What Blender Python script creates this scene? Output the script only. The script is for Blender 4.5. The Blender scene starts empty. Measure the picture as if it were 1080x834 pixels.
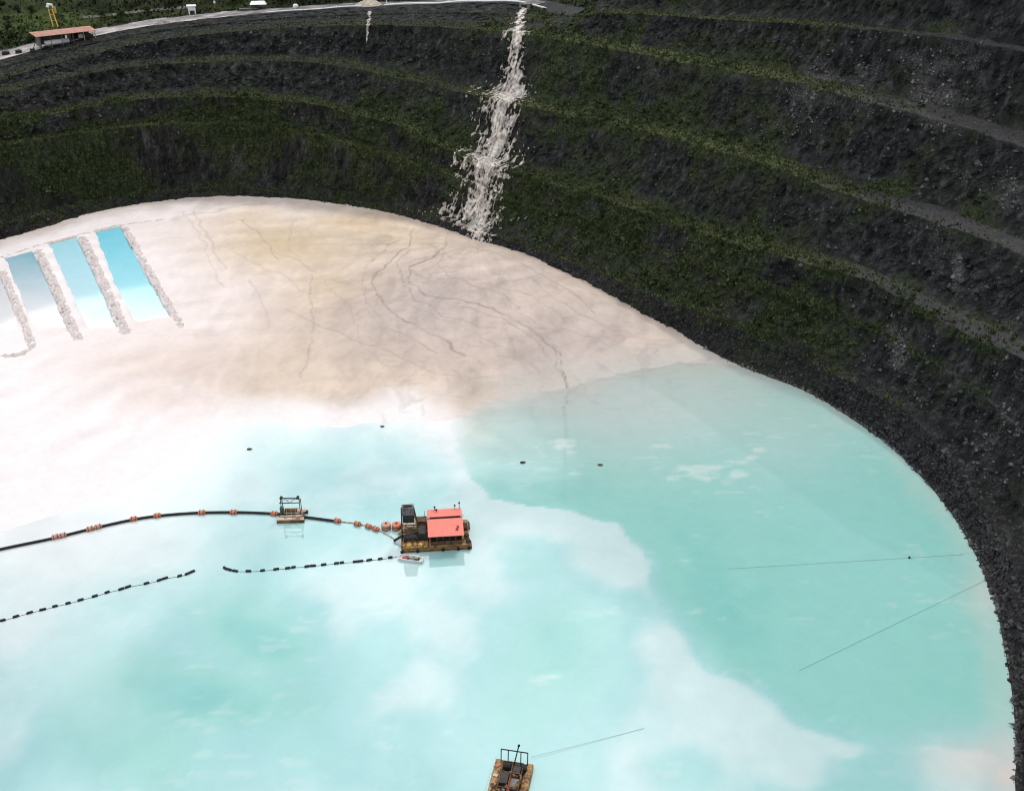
import bpy, math, random
import numpy as np
from mathutils import Vector, Matrix
from mathutils.bvhtree import BVHTree
random.seed(7); RNG = np.random.default_rng(11)
SC = bpy.context.scene; COL = SC.collection
R = math.radians

# ------------------------------------------------------------------ camera geometry (photo pixels 1080 x 834)
F = 1080.; TH = R(29.3); CH = 126.
def inv(px, py, z=0.0):
    px = np.asarray(px, float); py = np.asarray(py, float)
    x = (px-540)/F; y = -(py-417)/F
    dy = math.cos(TH)+y*math.sin(TH); dz = -math.sin(TH)+y*math.cos(TH)
    t = (z-CH)/dz
    return x*t, dy*t
def proj(X, Y, Z):
    z = Z-CH
    zc = Y*math.cos(TH)-z*math.sin(TH); yc = Y*math.sin(TH)+z*math.cos(TH)
    zc = np.where(np.abs(zc) < 1e-3, 1e-3, zc)
    return 540+F*X/zc, 417-F*yc/zc, zc
def at(px, py, z=0.0):
    x, y = inv(px, py, z); return Vector((float(x), float(y), z))

# ------------------------------------------------------------------ noise
def _h(ix, iy, iz, seed):
    with np.errstate(over='ignore'):
        h = (ix.astype(np.uint32)*np.uint32(374761393) + iy.astype(np.uint32)*np.uint32(668265263)
             + iz.astype(np.uint32)*np.uint32(2147483647) + np.uint32(seed*974711 & 0xffffffff))
        h = (h ^ (h >> np.uint32(13)))*np.uint32(1274126177)
        h = (h ^ (h >> np.uint32(16)))*np.uint32(2246822519)
        h = h ^ (h >> np.uint32(15))
    return h.astype(np.float64)/4294967295.0
def vnoise(x, y, z=None, seed=1):
    x = np.asarray(x, float); y = np.asarray(y, float); z = np.zeros_like(x) if z is None else np.asarray(z, float)
    fx, fy, fz = np.floor(x), np.floor(y), np.floor(z)
    ix, iy, iz = fx.astype(np.int64), fy.astype(np.int64), fz.astype(np.int64)
    u, v, w = x-fx, y-fy, z-fz
    u, v, w = (t*t*t*(t*(t*6-15)+10) for t in (u, v, w))
    r = 0
    for a in (0, 1):
        for b in (0, 1):
            for c in (0, 1):
                r = r + _h(ix+a, iy+b, iz+c, seed)*(u if a else 1-u)*(v if b else 1-v)*(w if c else 1-w)
    return r*2-1
def fbm(x, y, z=None, sc=1., octv=4, seed=1, ridged=False):
    x = np.asarray(x, float)/sc; y = np.asarray(y, float)/sc; z = None if z is None else np.asarray(z, float)/sc
    s = 0; a = 1.; t = 0
    for o in range(octv):
        n = vnoise(x, y, z, seed+o*17)
        s = s+a*((1-2*np.abs(n)) if ridged else n); t += a; a *= .5
        x, y = (x*.8-y*.6)*2.03+1.7, (x*.6+y*.8)*2.03+5.1
        z = None if z is None else z*2.03+3.3
    return s/t
def sstep(a, b, x):
    t = np.clip((x-a)/(b-a), 0, 1); return t*t*(3-2*t)

# ------------------------------------------------------------------ object helpers
def tag(o, label=None, cat=None, group=None, kind=None):
    if label: o['label'] = label
    if cat: o['category'] = cat
    if group: o['group'] = group
    if kind: o['kind'] = kind
    return o
def empty(name, loc, rz=0.0, label=None, cat=None, group=None):
    o = bpy.data.objects.new(name, None); COL.objects.link(o); o.empty_display_size = .5
    o.location = loc; o.rotation_euler = (0, 0, rz)
    return tag(o, label, cat, group)
def copy_tree(o, parent=None):
    c = o.copy(); COL.objects.link(c)
    if parent is not None: c.parent = parent
    for ch in list(o.children): copy_tree(ch, c)
    return c
def np_mesh(name, V, Q, mat, parent=None, col=None, smooth=False, attrs=None):
    V = np.ascontiguousarray(V, np.float32); Q = np.ascontiguousarray(Q, np.int32)
    me = bpy.data.meshes.new(name); n = Q.shape[1]
    me.vertices.add(len(V)); me.vertices.foreach_set('co', V.ravel())
    me.loops.add(Q.size); me.loops.foreach_set('vertex_index', Q.ravel())
    me.polygons.add(len(Q)); me.polygons.foreach_set('loop_start', np.arange(0, Q.size, n, dtype=np.int32))
    me.update(calc_edges=True)
    me.polygons.foreach_set('use_smooth', np.full(len(Q), smooth, bool))
    for nm, c in ([('Col', col)] if col is not None else []) + list((attrs or {}).items()):
        a = me.color_attributes.new(nm, 'FLOAT_COLOR', 'POINT')
        c = np.asarray(c, np.float32)
        if c.shape[1] == 3: c = np.c_[c, np.ones(len(c), np.float32)]
        a.data.foreach_set('color', np.ascontiguousarray(c, np.float32).ravel())
    me.materials.append(mat)
    o = bpy.data.objects.new(name, me); COL.objects.link(o)
    if parent is not None: o.parent = parent
    return o
def grid_quads(n, m, wrap=False):
    i = np.arange(n if wrap else n-1)[:, None]; j = np.arange(m-1)[None, :]
    i2 = (i+1) % n
    return np.stack([i*m+j+0*i2, i2*m+j, i2*m+j+1, i*m+j+1], -1).reshape(-1, 4)
class MB:
    def __init__(s): s.v = []; s.f = []
    def add(s, v, f):
        b = len(s.v); s.v += [tuple(p) for p in v]; s.f += [[b+i for i in q] for q in f]
    def box(s, c, d, rz=0, rx=0, ry=0, taper=1.0):
        M = Matrix.Translation(Vector(c)) @ Matrix.Rotation(rz, 4, 'Z') @ Matrix.Rotation(rx, 4, 'X') @ Matrix.Rotation(ry, 4, 'Y')
        x, y, z = d[0]/2, d[1]/2, d[2]/2
        v = [M @ Vector((sx*x*(taper if sz > 0 else 1), sy*y*(taper if sz > 0 else 1), sz*z)) for sz in (-1, 1) for sx, sy in ((-1, -1), (1, -1), (1, 1), (-1, 1))]
        s.add(v, [(3, 2, 1, 0), (4, 5, 6, 7), (0, 1, 5, 4), (1, 2, 6, 5), (2, 3, 7, 6), (3, 0, 4, 7)]); return s
    def tube(s, pts, r, n=8, caps=True):
        pts = [Vector(p) for p in pts]; rs = r if isinstance(r, (list, tuple)) else [r]*len(pts)
        rings = []; up = Vector((0, 0, 1))
        for i, p in enumerate(pts):
            t = (pts[min(i+1, len(pts)-1)]-pts[max(i-1, 0)]).normalized()
            a = t.cross(up) if abs(t.z) < .95 else t.cross(Vector((1, 0, 0)))
            a.normalize(); b = t.cross(a)
            rings.append([p+(a*math.cos(k*2*math.pi/n)+b*math.sin(k*2*math.pi/n))*rs[i] for k in range(n)])
        v = [q for rg in rings for q in rg]; f = []
        for i in range(len(pts)-1):
            for k in range(n):
                f.append((i*n+k, i*n+(k+1) % n, (i+1)*n+(k+1) % n, (i+1)*n+k))
        if caps: f += [list(range(n))[::-1], [(len(pts)-1)*n+k for k in range(n)]]
        s.add(v, f); return s
    def bar(s, a, b, w=.12): return s.tube([a, b], w/2, 6)
    def lump(s, c, r, sz=(1, 1, 1), seed=0, n=7, m=5, rough=.25):
        rr = random.Random(seed); v = []; f = []
        for i in range(m+1):
            th = math.pi*i/m
            for k in range(n):
                ph = 2*math.pi*k/n; q = r*(1+rr.uniform(-rough, rough)) if 0 < i < m else r
                v.append((c[0]+q*sz[0]*math.sin(th)*math.cos(ph), c[1]+q*sz[1]*math.sin(th)*math.sin(ph), c[2]+q*sz[2]*math.cos(th)))
        for i in range(m):
            for k in range(n):
                f.append((i*n+k, (i+1)*n+k, (i+1)*n+(k+1) % n, i*n+(k+1) % n))
        s.add(v, f); return s
    def build(s, name, mat, parent=None, smooth=False, bevel=0):
        me = bpy.data.meshes.new(name); me.from_pydata(s.v, [], s.f); me.update(); me.materials.append(mat)
        if smooth: me.polygons.foreach_set('use_smooth', [True]*len(me.polygons))
        o = bpy.data.objects.new(name, me); COL.objects.link(o)
        if parent is not None: o.parent = parent
        if bevel:
            b = o.modifiers.new('bevel', 'BEVEL'); b.width = bevel; b.segments = 1; b.limit_method = 'ANGLE'
        return o

# ------------------------------------------------------------------ materials
def new_mat(name):
    m = bpy.data.materials.new(name); m.use_nodes = True; nt = m.node_tree
    return m, nt, nt.nodes, nt.links, nt.nodes['Principled BSDF']
def paint(name, c, c2=None, scale=1.5, rough=.6, thr=(.45, .65), bump=.0, metal=0, spec=.3):
    """plain paint or metal with wear of a second colour in noise patches"""
    m, nt, N, L, P = new_mat(name)
    P.inputs['Roughness'].default_value = rough; P.inputs['Metallic'].default_value = metal
    P.inputs['Specular IOR Level'].default_value = spec
    c2 = c2 or tuple(x*.6 for x in c)
    tc = N.new('ShaderNodeTexCoord'); no = N.new('ShaderNodeTexNoise'); no.inputs['Scale'].default_value = scale; no.inputs['Detail'].default_value = 6
    no.inputs['Roughness'].default_value = .65
    cr = N.new('ShaderNodeValToRGB'); cr.color_ramp.elements[0].position = thr[0]; cr.color_ramp.elements[1].position = thr[1]
    cr.color_ramp.elements[0].color = (*c, 1); cr.color_ramp.elements[1].color = (*c2, 1)
    L.new(tc.outputs['Object'], no.inputs['Vector']); L.new(no.outputs['Fac'], cr.inputs['Fac']); L.new(cr.outputs['Color'], P.inputs['Base Color'])
    if bump:
        b = N.new('ShaderNodeBump'); b.inputs['Strength'].default_value = bump; b.inputs['Distance'].default_value = .1
        L.new(no.outputs['Fac'], b.inputs['Height']); L.new(b.outputs['Normal'], P.inputs['Normal'])
    return m
def attr_mat(name, rough=.9, spec=.1, var=.25, scale=.8, bump=0., bdist=.3, bscale=None, detail=6):
    """colour from the Col attribute, broken up by noise"""
    m, nt, N, L, P = new_mat(name)
    P.inputs['Roughness'].default_value = rough; P.inputs['Specular IOR Level'].default_value = spec
    a = N.new('ShaderNodeVertexColor'); a.layer_name = 'Col'
    g = N.new('ShaderNodeNewGeometry'); no = N.new('ShaderNodeTexNoise'); no.inputs['Scale'].default_value = scale; no.inputs['Detail'].default_value = detail; no.inputs['Roughness'].default_value = .7
    mr = N.new('ShaderNodeMapRange'); mr.inputs['From Min'].default_value = .3; mr.inputs['From Max'].default_value = .7
    mr.inputs['To Min'].default_value = 1-var; mr.inputs['To Max'].default_value = 1+var
    mx = N.new('ShaderNodeVectorMath'); mx.operation = 'SCALE'
    L.new(g.outputs['Position'], no.inputs['Vector']); L.new(no.outputs['Fac'], mr.inputs['Value'])
    L.new(a.outputs['Color'], mx.inputs[0]); L.new(mr.outputs['Result'], mx.inputs['Scale']); L.new(mx.outputs['Vector'], P.inputs['Base Color'])
    if bump:
        n2 = N.new('ShaderNodeTexNoise'); n2.inputs['Scale'].default_value = bscale or scale*2; n2.inputs['Detail'].default_value = 8; n2.inputs['Roughness'].default_value = .7
        L.new(g.outputs['Position'], n2.inputs['Vector'])
        b = N.new('ShaderNodeBump'); b.inputs['Strength'].default_value = bump; b.inputs['Distance'].default_value = bdist
        L.new(n2.outputs['Fac'], b.inputs['Height']); L.new(b.outputs['Normal'], P.inputs['Normal'])
    return m

def leaf_mat(name):
    m, nt, N, L, P = new_mat(name)
    P.inputs['Roughness'].default_value = .75; P.inputs['Specular IOR Level'].default_value = .1
    a = N.new('ShaderNodeVertexColor'); a.layer_name = 'Col'; L.new(a.outputs['Color'], P.inputs['Base Color'])
    return m
def wall_mat():
    m, nt, N, L, P = new_mat('basalt_face')
    P.inputs['Roughness'].default_value = .85; P.inputs['Specular IOR Level'].default_value = .15
    g = N.new('ShaderNodeNewGeometry')
    def noise(sc, det=6, vec=None, ro=.65):
        n = N.new('ShaderNodeTexNoise'); n.inputs['Scale'].default_value = sc; n.inputs['Detail'].default_value = det; n.inputs['Roughness'].default_value = ro
        L.new(vec or g.outputs['Position'], n.inputs['Vector']); return n.outputs['Fac']
    def ramp(f, stops):
        r = N.new('ShaderNodeValToRGB'); e = r.color_ramp.elements
        while len(e) < len(stops): e.new(.5)
        for k, (p, c) in enumerate(stops):
            e[k].position = p; e[k].color = (*c, 1) if not isinstance(c, float) else (c, c, c, 1)
        L.new(f, r.inputs['Fac']); return r.outputs['Color']
    def mix(f, a, b):
        x = N.new('ShaderNodeMix'); x.data_type = 'RGBA'
        L.new(f, x.inputs[0]); L.new(a, x.inputs[6]); L.new(b, x.inputs[7]); return x.outputs[2]
    def math_(op, a, b):
        x = N.new('ShaderNodeMath'); x.operation = op; x.use_clamp = True
        for k, q in enumerate((a, b)):
            if isinstance(q, (int, float)): x.inputs[k].default_value = q
            else: L.new(q, x.inputs[k])
        return x.outputs[0]
    # vertical seepage streaks: noise squeezed in z
    mp = N.new('ShaderNodeMapping'); mp.inputs['Scale'].default_value = (1, 1, .18); L.new(g.outputs['Position'], mp.inputs['Vector'])
    rock = ramp(noise(.42, 10, mp.outputs['Vector'], .7), [(.30, (.006, .0065, .006)), (.46, (.0135, .014, .0137)), (.57, (.031, .0315, .031)), (.68, (.08, .078, .076)), (.82, (.22, .215, .21))])
    vor = N.new('ShaderNodeTexVoronoi'); vor.inputs['Scale'].default_value = 1.1; vor.inputs['Randomness'].default_value = 1
    L.new(g.outputs['Position'], vor.inputs['Vector'])
    at_ = N.new('ShaderNodeVertexColor'); at_.layer_name = 'Mask'
    sp = N.new('ShaderNodeSeparateColor'); L.new(at_.outputs['Color'], sp.inputs['Color'])
    veg, dry, pale = sp.outputs[0], sp.outputs[1], sp.outputs[2]
    mossc = ramp(noise(1.1, 8), [(.3, (.010, .014, .007)), (.52, (.034, .046, .02)), (.72, (.09, .108, .045))])
    dryc = mix(at_.outputs['Alpha'], ramp(noise(1.3, 8), [(.3, (.036, .044, .02)), (.55, (.085, .098, .043)), (.75, (.16, .16, .08))]), ramp(noise(1.3, 8), [(.3, (.026, .026, .027)), (.55, (.056, .054, .055)), (.75, (.11, .106, .104))]))
    palec = ramp(noise(2.2, 6), [(.3, (.04, .039, .04)), (.55, (.10, .097, .095)), (.75, (.26, .25, .24))])
    nz = noise(.5, 8, None, .75)
    vf = ramp(math_('ADD', math_('MULTIPLY', veg, .62), math_('MULTIPLY', nz, .6)), [(.5, 0.), (.72, 1.)])
    df = ramp(math_('ADD', math_('MULTIPLY', dry, .62), math_('MULTIPLY', noise(.8, 8, None, .75), .6)), [(.55, 0.), (.78, 1.)])
    spk = ramp(vor.outputs['Color'], [(.6, 0.), (.95, .9)])
    pf = ramp(math_('ADD', math_('MULTIPLY', pale, .6), math_('MULTIPLY', noise(2.6, 5, None, .7), .7)), [(.62, 0.), (.82, 1.)])
    c = mix(vf, rock, mossc); c = mix(df, c, dryc); c = mix(pf, c, palec)
    L.new(c, P.inputs['Base Color'])
    b = N.new('ShaderNodeBump'); b.inputs['Strength'].default_value = 1.; b.inputs['Distance'].default_value = .7
    L.new(noise(.9, 10, None, .72), b.inputs['Height']); L.new(b.outputs['Normal'], P.inputs['Normal'])
    return m
def water_mat(name, rough=.02, ior=2.05, var=.035):
    m, nt, N, L, P = new_mat(name)
    P.inputs['Roughness'].default_value = rough; P.inputs['IOR'].default_value = ior
    a = N.new('ShaderNodeVertexColor'); a.layer_name = 'Col'
    g = N.new('ShaderNodeNewGeometry')
    no = N.new('ShaderNodeTexNoise'); no.inputs['Scale'].default_value = .25; no.inputs['Detail'].default_value = 8; no.inputs['Roughness'].default_value = .65; no.inputs['Distortion'].default_value = .8
    L.new(g.outputs['Position'], no.inputs['Vector'])
    mr = N.new('ShaderNodeMapRange'); mr.inputs['From Min'].default_value = .3; mr.inputs['From Max'].default_value = .7
    mr.inputs['To Min'].default_value = 1-var; mr.inputs['To Max'].default_value = 1+var; L.new(no.outputs['Fac'], mr.inputs['Value'])
    mx = N.new('ShaderNodeVectorMath'); mx.operation = 'SCALE'; L.new(a.outputs['Color'], mx.inputs[0]); L.new(mr.outputs['Result'], mx.inputs['Scale'])
    L.new(mx.outputs['Vector'], P.inputs['Base Color'])
    n2 = N.new('ShaderNodeTexNoise'); n2.inputs['Scale'].default_value = 1.2; n2.inputs['Detail'].default_value = 4
    L.new(g.outputs['Position'], n2.inputs['Vector'])
    b = N.new('ShaderNodeBump'); b.inputs['Strength'].default_value = .06; b.inputs['Distance'].default_value = .03
    L.new(n2.outputs['Fac'], b.inputs['Height']); L.new(b.outputs['Normal'], P.inputs['Normal'])
    return m
M = dict(
    wall=wall_mat(), leaf=leaf_mat('leaves'), water=water_mat('milky_water'), pondw=water_mat('pond_water', .08, 1.5, .03),
    sand=attr_mat('kaolin_sand', .9, .12, .05, .5, .12, .1, 1.6, 9), soil=attr_mat('hill_soil', .95, .05, .35, .4, .6, .4),
    fall=attr_mat('silty_falling_water', .5, .3, .35, 1.1, .8, .4, 1.6), gravel=attr_mat('road_gravel', .95, .1, .3, .9, .7, .25, 1.5),
    berm=attr_mat('dumped_kaolin', .95, .1, .12, .9, .5, .2, 1.5),
    rock=attr_mat('loose_rock', .9, .1, .3, 1.2, .5, .2),
    rust=paint('rusty_hull', (.23, .12, .045), (.07, .035, .02), 1.1, .8, (.4, .62), .3), ochre=paint('ochre_deck', (.42, .26, .11), (.13, .07, .035), 1.6, .8, (.42, .6), .3),
    dark=paint('dark_steel', (.028, .03, .032), (.07, .05, .04), 1.4, .6), black=paint('black_rubber', (.012, .012, .013), (.03, .028, .027), 2, .6),
    grey=paint('grey_steel', (.17, .17, .17), (.08, .07, .065), 1.5, .6), red=paint('red_roof_paint', (.80, .23, .18), (.66, .24, .19), .8, .55, (.5, .75)),
    orange=paint('faded_orange_float', (.66, .21, .11), (.4, .16, .12), 2.0, .6), pink=paint('faded_pink_float', (.62, .30, .22), (.38, .22, .18), 2.0, .6),
    white=paint('white_paint', (.78, .78, .76), (.5, .46, .42), 1.1, .5, (.55, .75)), cream=paint('cream_paint', (.62, .52, .4), (.3, .2, .12), 1.3, .7, (.45, .65)),
    brown=paint('brown_cabin', (.085, .052, .03), (.2, .12, .06), 1.2, .8), yellow=paint('yellow_paint', (.62, .42, .08), (.35, .22, .07), 1.5, .5),
    bark=paint('bark', (.06, .045, .032), (.11, .09, .07), 2, .9), shedroof=paint('shed_roof_sheet', (.46, .24, .18), (.3, .17, .13), .5, .7),
    green=paint('green_paint', (.06, .16, .09), (.04, .08, .05), 1.5, .6), redp=paint('dark_red_paint', (.38, .05, .04), (.2, .05, .04), 2, .5),
    rope=paint('rope', (.16, .2, .19), (.1, .12, .12), 2, .8), cable=paint('steel_cable', (.26, .33, .31), (.18, .23, .22), 2, .6),
    drift=paint('dead_wood', (.05, .04, .03), (.1, .09, .07), 2, .9))

# ------------------------------------------------------------------ pit outline
shore_px = np.array([(-60,285),(0,262),(50,247),(100,232),(150,222),(200,216),(250,214),(300,217),(350,223),(400,231),(450,243),(500,260),(550,276),(600,298),(650,323),(700,347),(750,372),(800,393),(850,412),(900,442),(950,480),(1000,535),(1030,585),(1050,635),(1062,690),(1070,740),(1073,780),(1072,834)], float)
sx_, sy_ = inv(shore_px[:, 0], shore_px[:, 1])
ctrl = np.vstack([np.c_[sx_, sy_], np.array([(62,60),(20,32),(-60,25),(-150,45),(-225,95),(-262,165),(-250,225)], float)])
def catmull(P, n=24):
    out = []; K = len(P); t = np.linspace(0, 1, n, endpoint=False)[:, None]
    for i in range(K):
        p0, p1, p2, p3 = P[i-1], P[i], P[(i+1) % K], P[(i+2) % K]
        a, b, c = (np.linalg.norm(q)**.5 for q in (p1-p0, p2-p1, p3-p2))
        m1 = ((p1-p0)/a-(p2-p0)/(a+b)+(p2-p1)/b)*b; m2 = ((p2-p1)/b-(p3-p1)/(b+c)+(p3-p2)/c)*b
        out.append((2*t**3-3*t**2+1)*p1+(t**3-2*t**2+t)*m1+(-2*t**3+3*t**2)*p2+(t**3-t**2)*m2)
    return np.vstack(out)
raw = catmull(ctrl)
cum = np.r_[0, np.cumsum(np.linalg.norm(np.roll(raw, -1, 0)-raw, axis=1))]; TOT = cum[-1]
raw2 = np.vstack([raw, raw[:1]])
def gsmooth(a, sig, wrap=True):
    n = int(4*sig)+1; k = np.exp(-.5*((np.arange(-n, n+1))/sig)**2); k /= k.sum()
    if a.ndim == 2: return np.stack([gsmooth(a[:, i], sig, wrap) for i in range(a.shape[1])], 1)
    return np.convolve(np.r_[a[-n:], a, a[:n]] if wrap else np.pad(a, n, 'edge'), k, 'valid')
su = np.arange(0, math.floor(TOT)); su = su*TOT/len(su)
PU = np.c_[np.interp(su, cum, raw2[:, 0]), np.interp(su, cum, raw2[:, 1])]
PS = gsmooth(PU, 2.5); PN = gsmooth(PU, 16.)
tg = np.roll(PN, -1, 0)-np.roll(PN, 1, 0); tg /= np.linalg.norm(tg, axis=1)[:, None]
NU = np.c_[-tg[:, 1], tg[:, 0]]
VIS = cum[(len(shore_px)-1)*24]
left = 1-sstep(25, 190, np.where(su > TOT-150, 0, su))      # 1 at the far left, 0 from the waterfall on
def dcurve(dl, dr): return dr+(dl-dr)*left
LINES = [
 ('A', dcurve(5, 5), [(0,236),(50,224),(100,212),(150,204),(200,199),(247,194),(300,203),(360,213),(453,226),(533,250),(593,270),(670,299),(753,330),(820,362),(887,390),(953,425),(987,455),(1030,510),(1070,580)], 3.2),
 ('B3', dcurve(13, 13), [(0,153),(67,142),(133,132),(190,129),(250,128),(360,146),(460,178),(520,197)], 2.2),
 ('B2', dcurve(20, 20), [(0,127),(90,112),(140,103),(200,100),(260,100),(333,107),(427,130),(493,163),(560,183),(647,207),(720,233),(820,263),(920,290),(1020,343),(1080,367)], 5.4),
 ('B1', dcurve(33, 38), [(0,97),(60,80),(150,67),(220,63),(300,62),(360,65),(427,80),(500,96),(573,110),(647,127),(720,143),(803,163),(887,197),(987,225),(1080,260)], 5.6),
 ('B0', dcurve(42, 58), [(0,82),(60,64),(133,46),(200,36),(300,27),(400,24),(480,27),(560,33),(647,47),(720,61),(820,78),(887,95),(987,117),(1080,147)], 5.4),
 ('R', dcurve(54, 80), [(0,73),(50,57),(100,42),(150,32),(200,25),(250,19),(300,13),(360,9),(450,6),(550,1)], 0.),
 ('RU', dcurve(69, 95), [(0,54),(60,40),(100,33),(160,24),(200,19),(240,15),(280,11.5),(312,9),(380,4),(450,1.5),(550,-3)], 0.),
]
def solve(d, tr):
    tr = np.array(tr, float); P = PS+NU*d[:, None]
    lo = np.full(len(P), -20.); hi = np.full(len(P), 118.)
    for _ in range(40):
        m = (lo+hi)/2; x, y, zc = proj(P[:, 0], P[:, 1], m)
        up = y > np.interp(x, tr[:, 0], tr[:, 1])
        lo = np.where(up, m, lo); hi = np.where(up, hi, m)
    z = (lo+hi)/2; x, y, zc = proj(P[:, 0], P[:, 1], z)
    ok = (x >= tr[0, 0]) & (x <= tr[-1, 0]) & (zc > 0) & (su < VIS) & (P[:, 1] > 60)
    i = np.where(ok)[0]
    # hold the end values beyond the trace, ease between them round the back of the pit
    zz = np.interp(su, np.r_[su[i], su[i[-1]]+60, TOT-60+su[i[0]]], np.r_[z[i], z[i[-1]], z[i[0]]])
    zz = np.where(su < su[i[0]], z[i[0]], zz)
    return zz
LD = {}; LZ = {}; LW = {}
for nm, d, tr, w in LINES:
    LD[nm] = d; LZ[nm] = solve(d, tr); LW[nm] = np.full(len(su), w/2)
bl = sstep(185, 235, su)*(1-sstep(TOT-150, TOT-60, su))
LZ['B3'] = LZ['B3']*(1-bl)+(LZ['A']+LZ['B2'])/2*bl; LW['B3'] = LW['B3']*(1-.8*bl)
rr = np.interp(su, [0, 165, 205, 280, 330, TOT-320, TOT-100], [0, 0, 74, 88, 94, 94, 0])
rb = sstep(168, 205, su)*(1-sstep(TOT-260, TOT-60, su))
for nm in ('R', 'RU'):
    LZ[nm] = LZ[nm]*(1-rb)+np.maximum(rr, 60)*rb+(1.0*rb if nm == 'RU' else 0)
LD['C'] = LD['B0']*.42+LD['R']*.58; LZ['C'] = LZ['B0']*.52+LZ['R']*.48; LW['C'] = .2+1.6*rb
order = ['A', 'B3', 'B2', 'B1', 'B0', 'C', 'R']
prev = np.zeros(len(su))
for nm in order:
    LZ[nm] = np.maximum(gsmooth(LZ[nm], 5.), prev+1.2); prev = LZ[nm]
LZ['RU'] = np.maximum(gsmooth(LZ['RU'], 6.), LZ['R']+.3)
LW['B2'] = LW['B2']*(1.25-.1*left); LW['B1'] = np.full(len(su), 4.9)*(1-.3*left); LW['B0'] = np.full(len(su), 5.2)*(1-.5*left); LW['A'] = LW['A']*1.15
# natural wobble of the bench edges
for k, nm in enumerate(order):
    LD[nm] = LD[nm]+.9*fbm(su, su*0+k*37, None, 22, 3, 5+k)*(0 if nm == 'R' else 1)
    LW[nm] = LW[nm]*(1+.4*fbm(su, su*0+k*91, None, 14, 3, 45+k))

# ------------------------------------------------------------------ terraced pit wall
sg = np.concatenate([np.arange(0, VIS+6, .42), np.arange(VIS+6, TOT-40, 2.2), np.arange(TOT-40, TOT-.3, .6)])
def S(a): return np.interp(sg, np.r_[su, TOT], np.r_[a, a[0]])
bx, by, nx, ny = S(PS[:, 0]), S(PS[:, 1]), S(NU[:, 0]), S(NU[:, 1])
nl = np.hypot(nx, ny); nx /= nl; ny /= nl
knots = [(np.full(len(sg), -1.6), np.full(len(sg), -1.8)), (np.zeros(len(sg)), np.full(len(sg), .25))]
counts = [4]; bench_rows = []
rows_face = [14, 26, 20, 32, 34, 22, 22]
for nm, rf in zip(order, rows_face):
    d, z, w = S(LD[nm]), S(LZ[nm]), S(LW[nm])
    if nm == 'R':
        knots.append((d, z)); counts.append(rf)
    else:
        knots += [(d-w, z-.15), (d+w, z+.25)]; counts += [rf, 7 if nm in ('B2', 'B1', 'B0', 'A') else 4]
Drow, Zrow, face, lvl = [], [], [], []
for k, n in enumerate(counts):
    (d0, z0), (d1, z1) = knots[k], knots[k+1]
    isface = (k % 2 == 1)
    for j in range(n):
        t = j/n
        if isface:      # faces steepen upwards, a talus apron at their foot
            tt = t-.10*math.sin(math.pi*2*t)*.5+.0
            Drow.append(d0+(d1-d0)*(t**.8)); Zrow.append(z0+(z1-z0)*t)
        else:
            Drow.append(d0+(d1-d0)*t); Zrow.append(z0+(z1-z0)*t)
        face.append(min(1, math.sin(math.pi*t)*1.6+.12) if isface else .12); lvl.append(k)
Drow.append(knots[-1][0]); Zrow.append(knots[-1][1]); face.append(.05); lvl.append(len(counts))
D = np.stack(Drow, 1); Z = np.stack(Zrow, 1); face = np.array(face); lvl = np.array(lvl)
NS, NR = D.shape
WX = bx[:, None]+nx[:, None]*D; WY = by[:, None]+ny[:, None]*D
f1 = fbm(WX, WY, Z*.35, 15, 3, 21); f2 = fbm(WX, WY, Z*.6, 5., 3, 22, True); f3 = fbm(WX, WY, Z, 1.7, 3, 23)
f4 = fbm(WX, WY, Z*.25, 2.6, 3, 27, True)
def blocks(sc, seed):
    qx, qy, qz = WX/sc+.45*fbm(WX, WY, Z, sc*1.5, 2, seed), WY/sc+.45*fbm(WX, WY, Z, sc*1.5, 2, seed+1), Z/(sc*1.3)+.5*fbm(WX, WY, Z, sc*1.5, 2, seed+2)
    return _h(np.floor(qx).astype(np.int64), np.floor(qy).astype(np.int64), np.floor(qz).astype(np.int64), seed)*2-1
f5 = .6*blocks(1.5, 301)+.4*blocks(3.1, 311)
rough = np.where(np.isin(lvl, [0, 1]), .6, 1.)*face
toe = np.where(lvl == 0, .6, 1.)
f6 = fbm(WX, WY, Z*.12, 3.4, 3, 29, True)
dd = rough*(1.4*f1+1.0*f2+.45*f3+.5*f4+.75*f5+.9*f6)-rough*.5
dz = (.3*f3+.25*f2)*np.where(lvl == 0, .3, 1.)*np.where(face > .5, .8, 1.)*(lvl < len(counts))
D2 = D+dd*toe; WX = bx[:, None]+nx[:, None]*D2; WY = by[:, None]+ny[:, None]*D2; WZ = Z+dz
PXW, PYW, ZCW = proj(WX, WY, WZ)
def blob(px, py, lst):
    r = np.zeros_like(px)
    for x, y, a, b, v in lst:
        r = np.maximum(r, v*np.exp(-(((px-x)/a)**2+((py-y)/b)**2)))
    return r
inview = (ZCW > 0)
isb = np.isin(lvl, [2, 4, 6, 8, 10, 12])[None, :]
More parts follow.
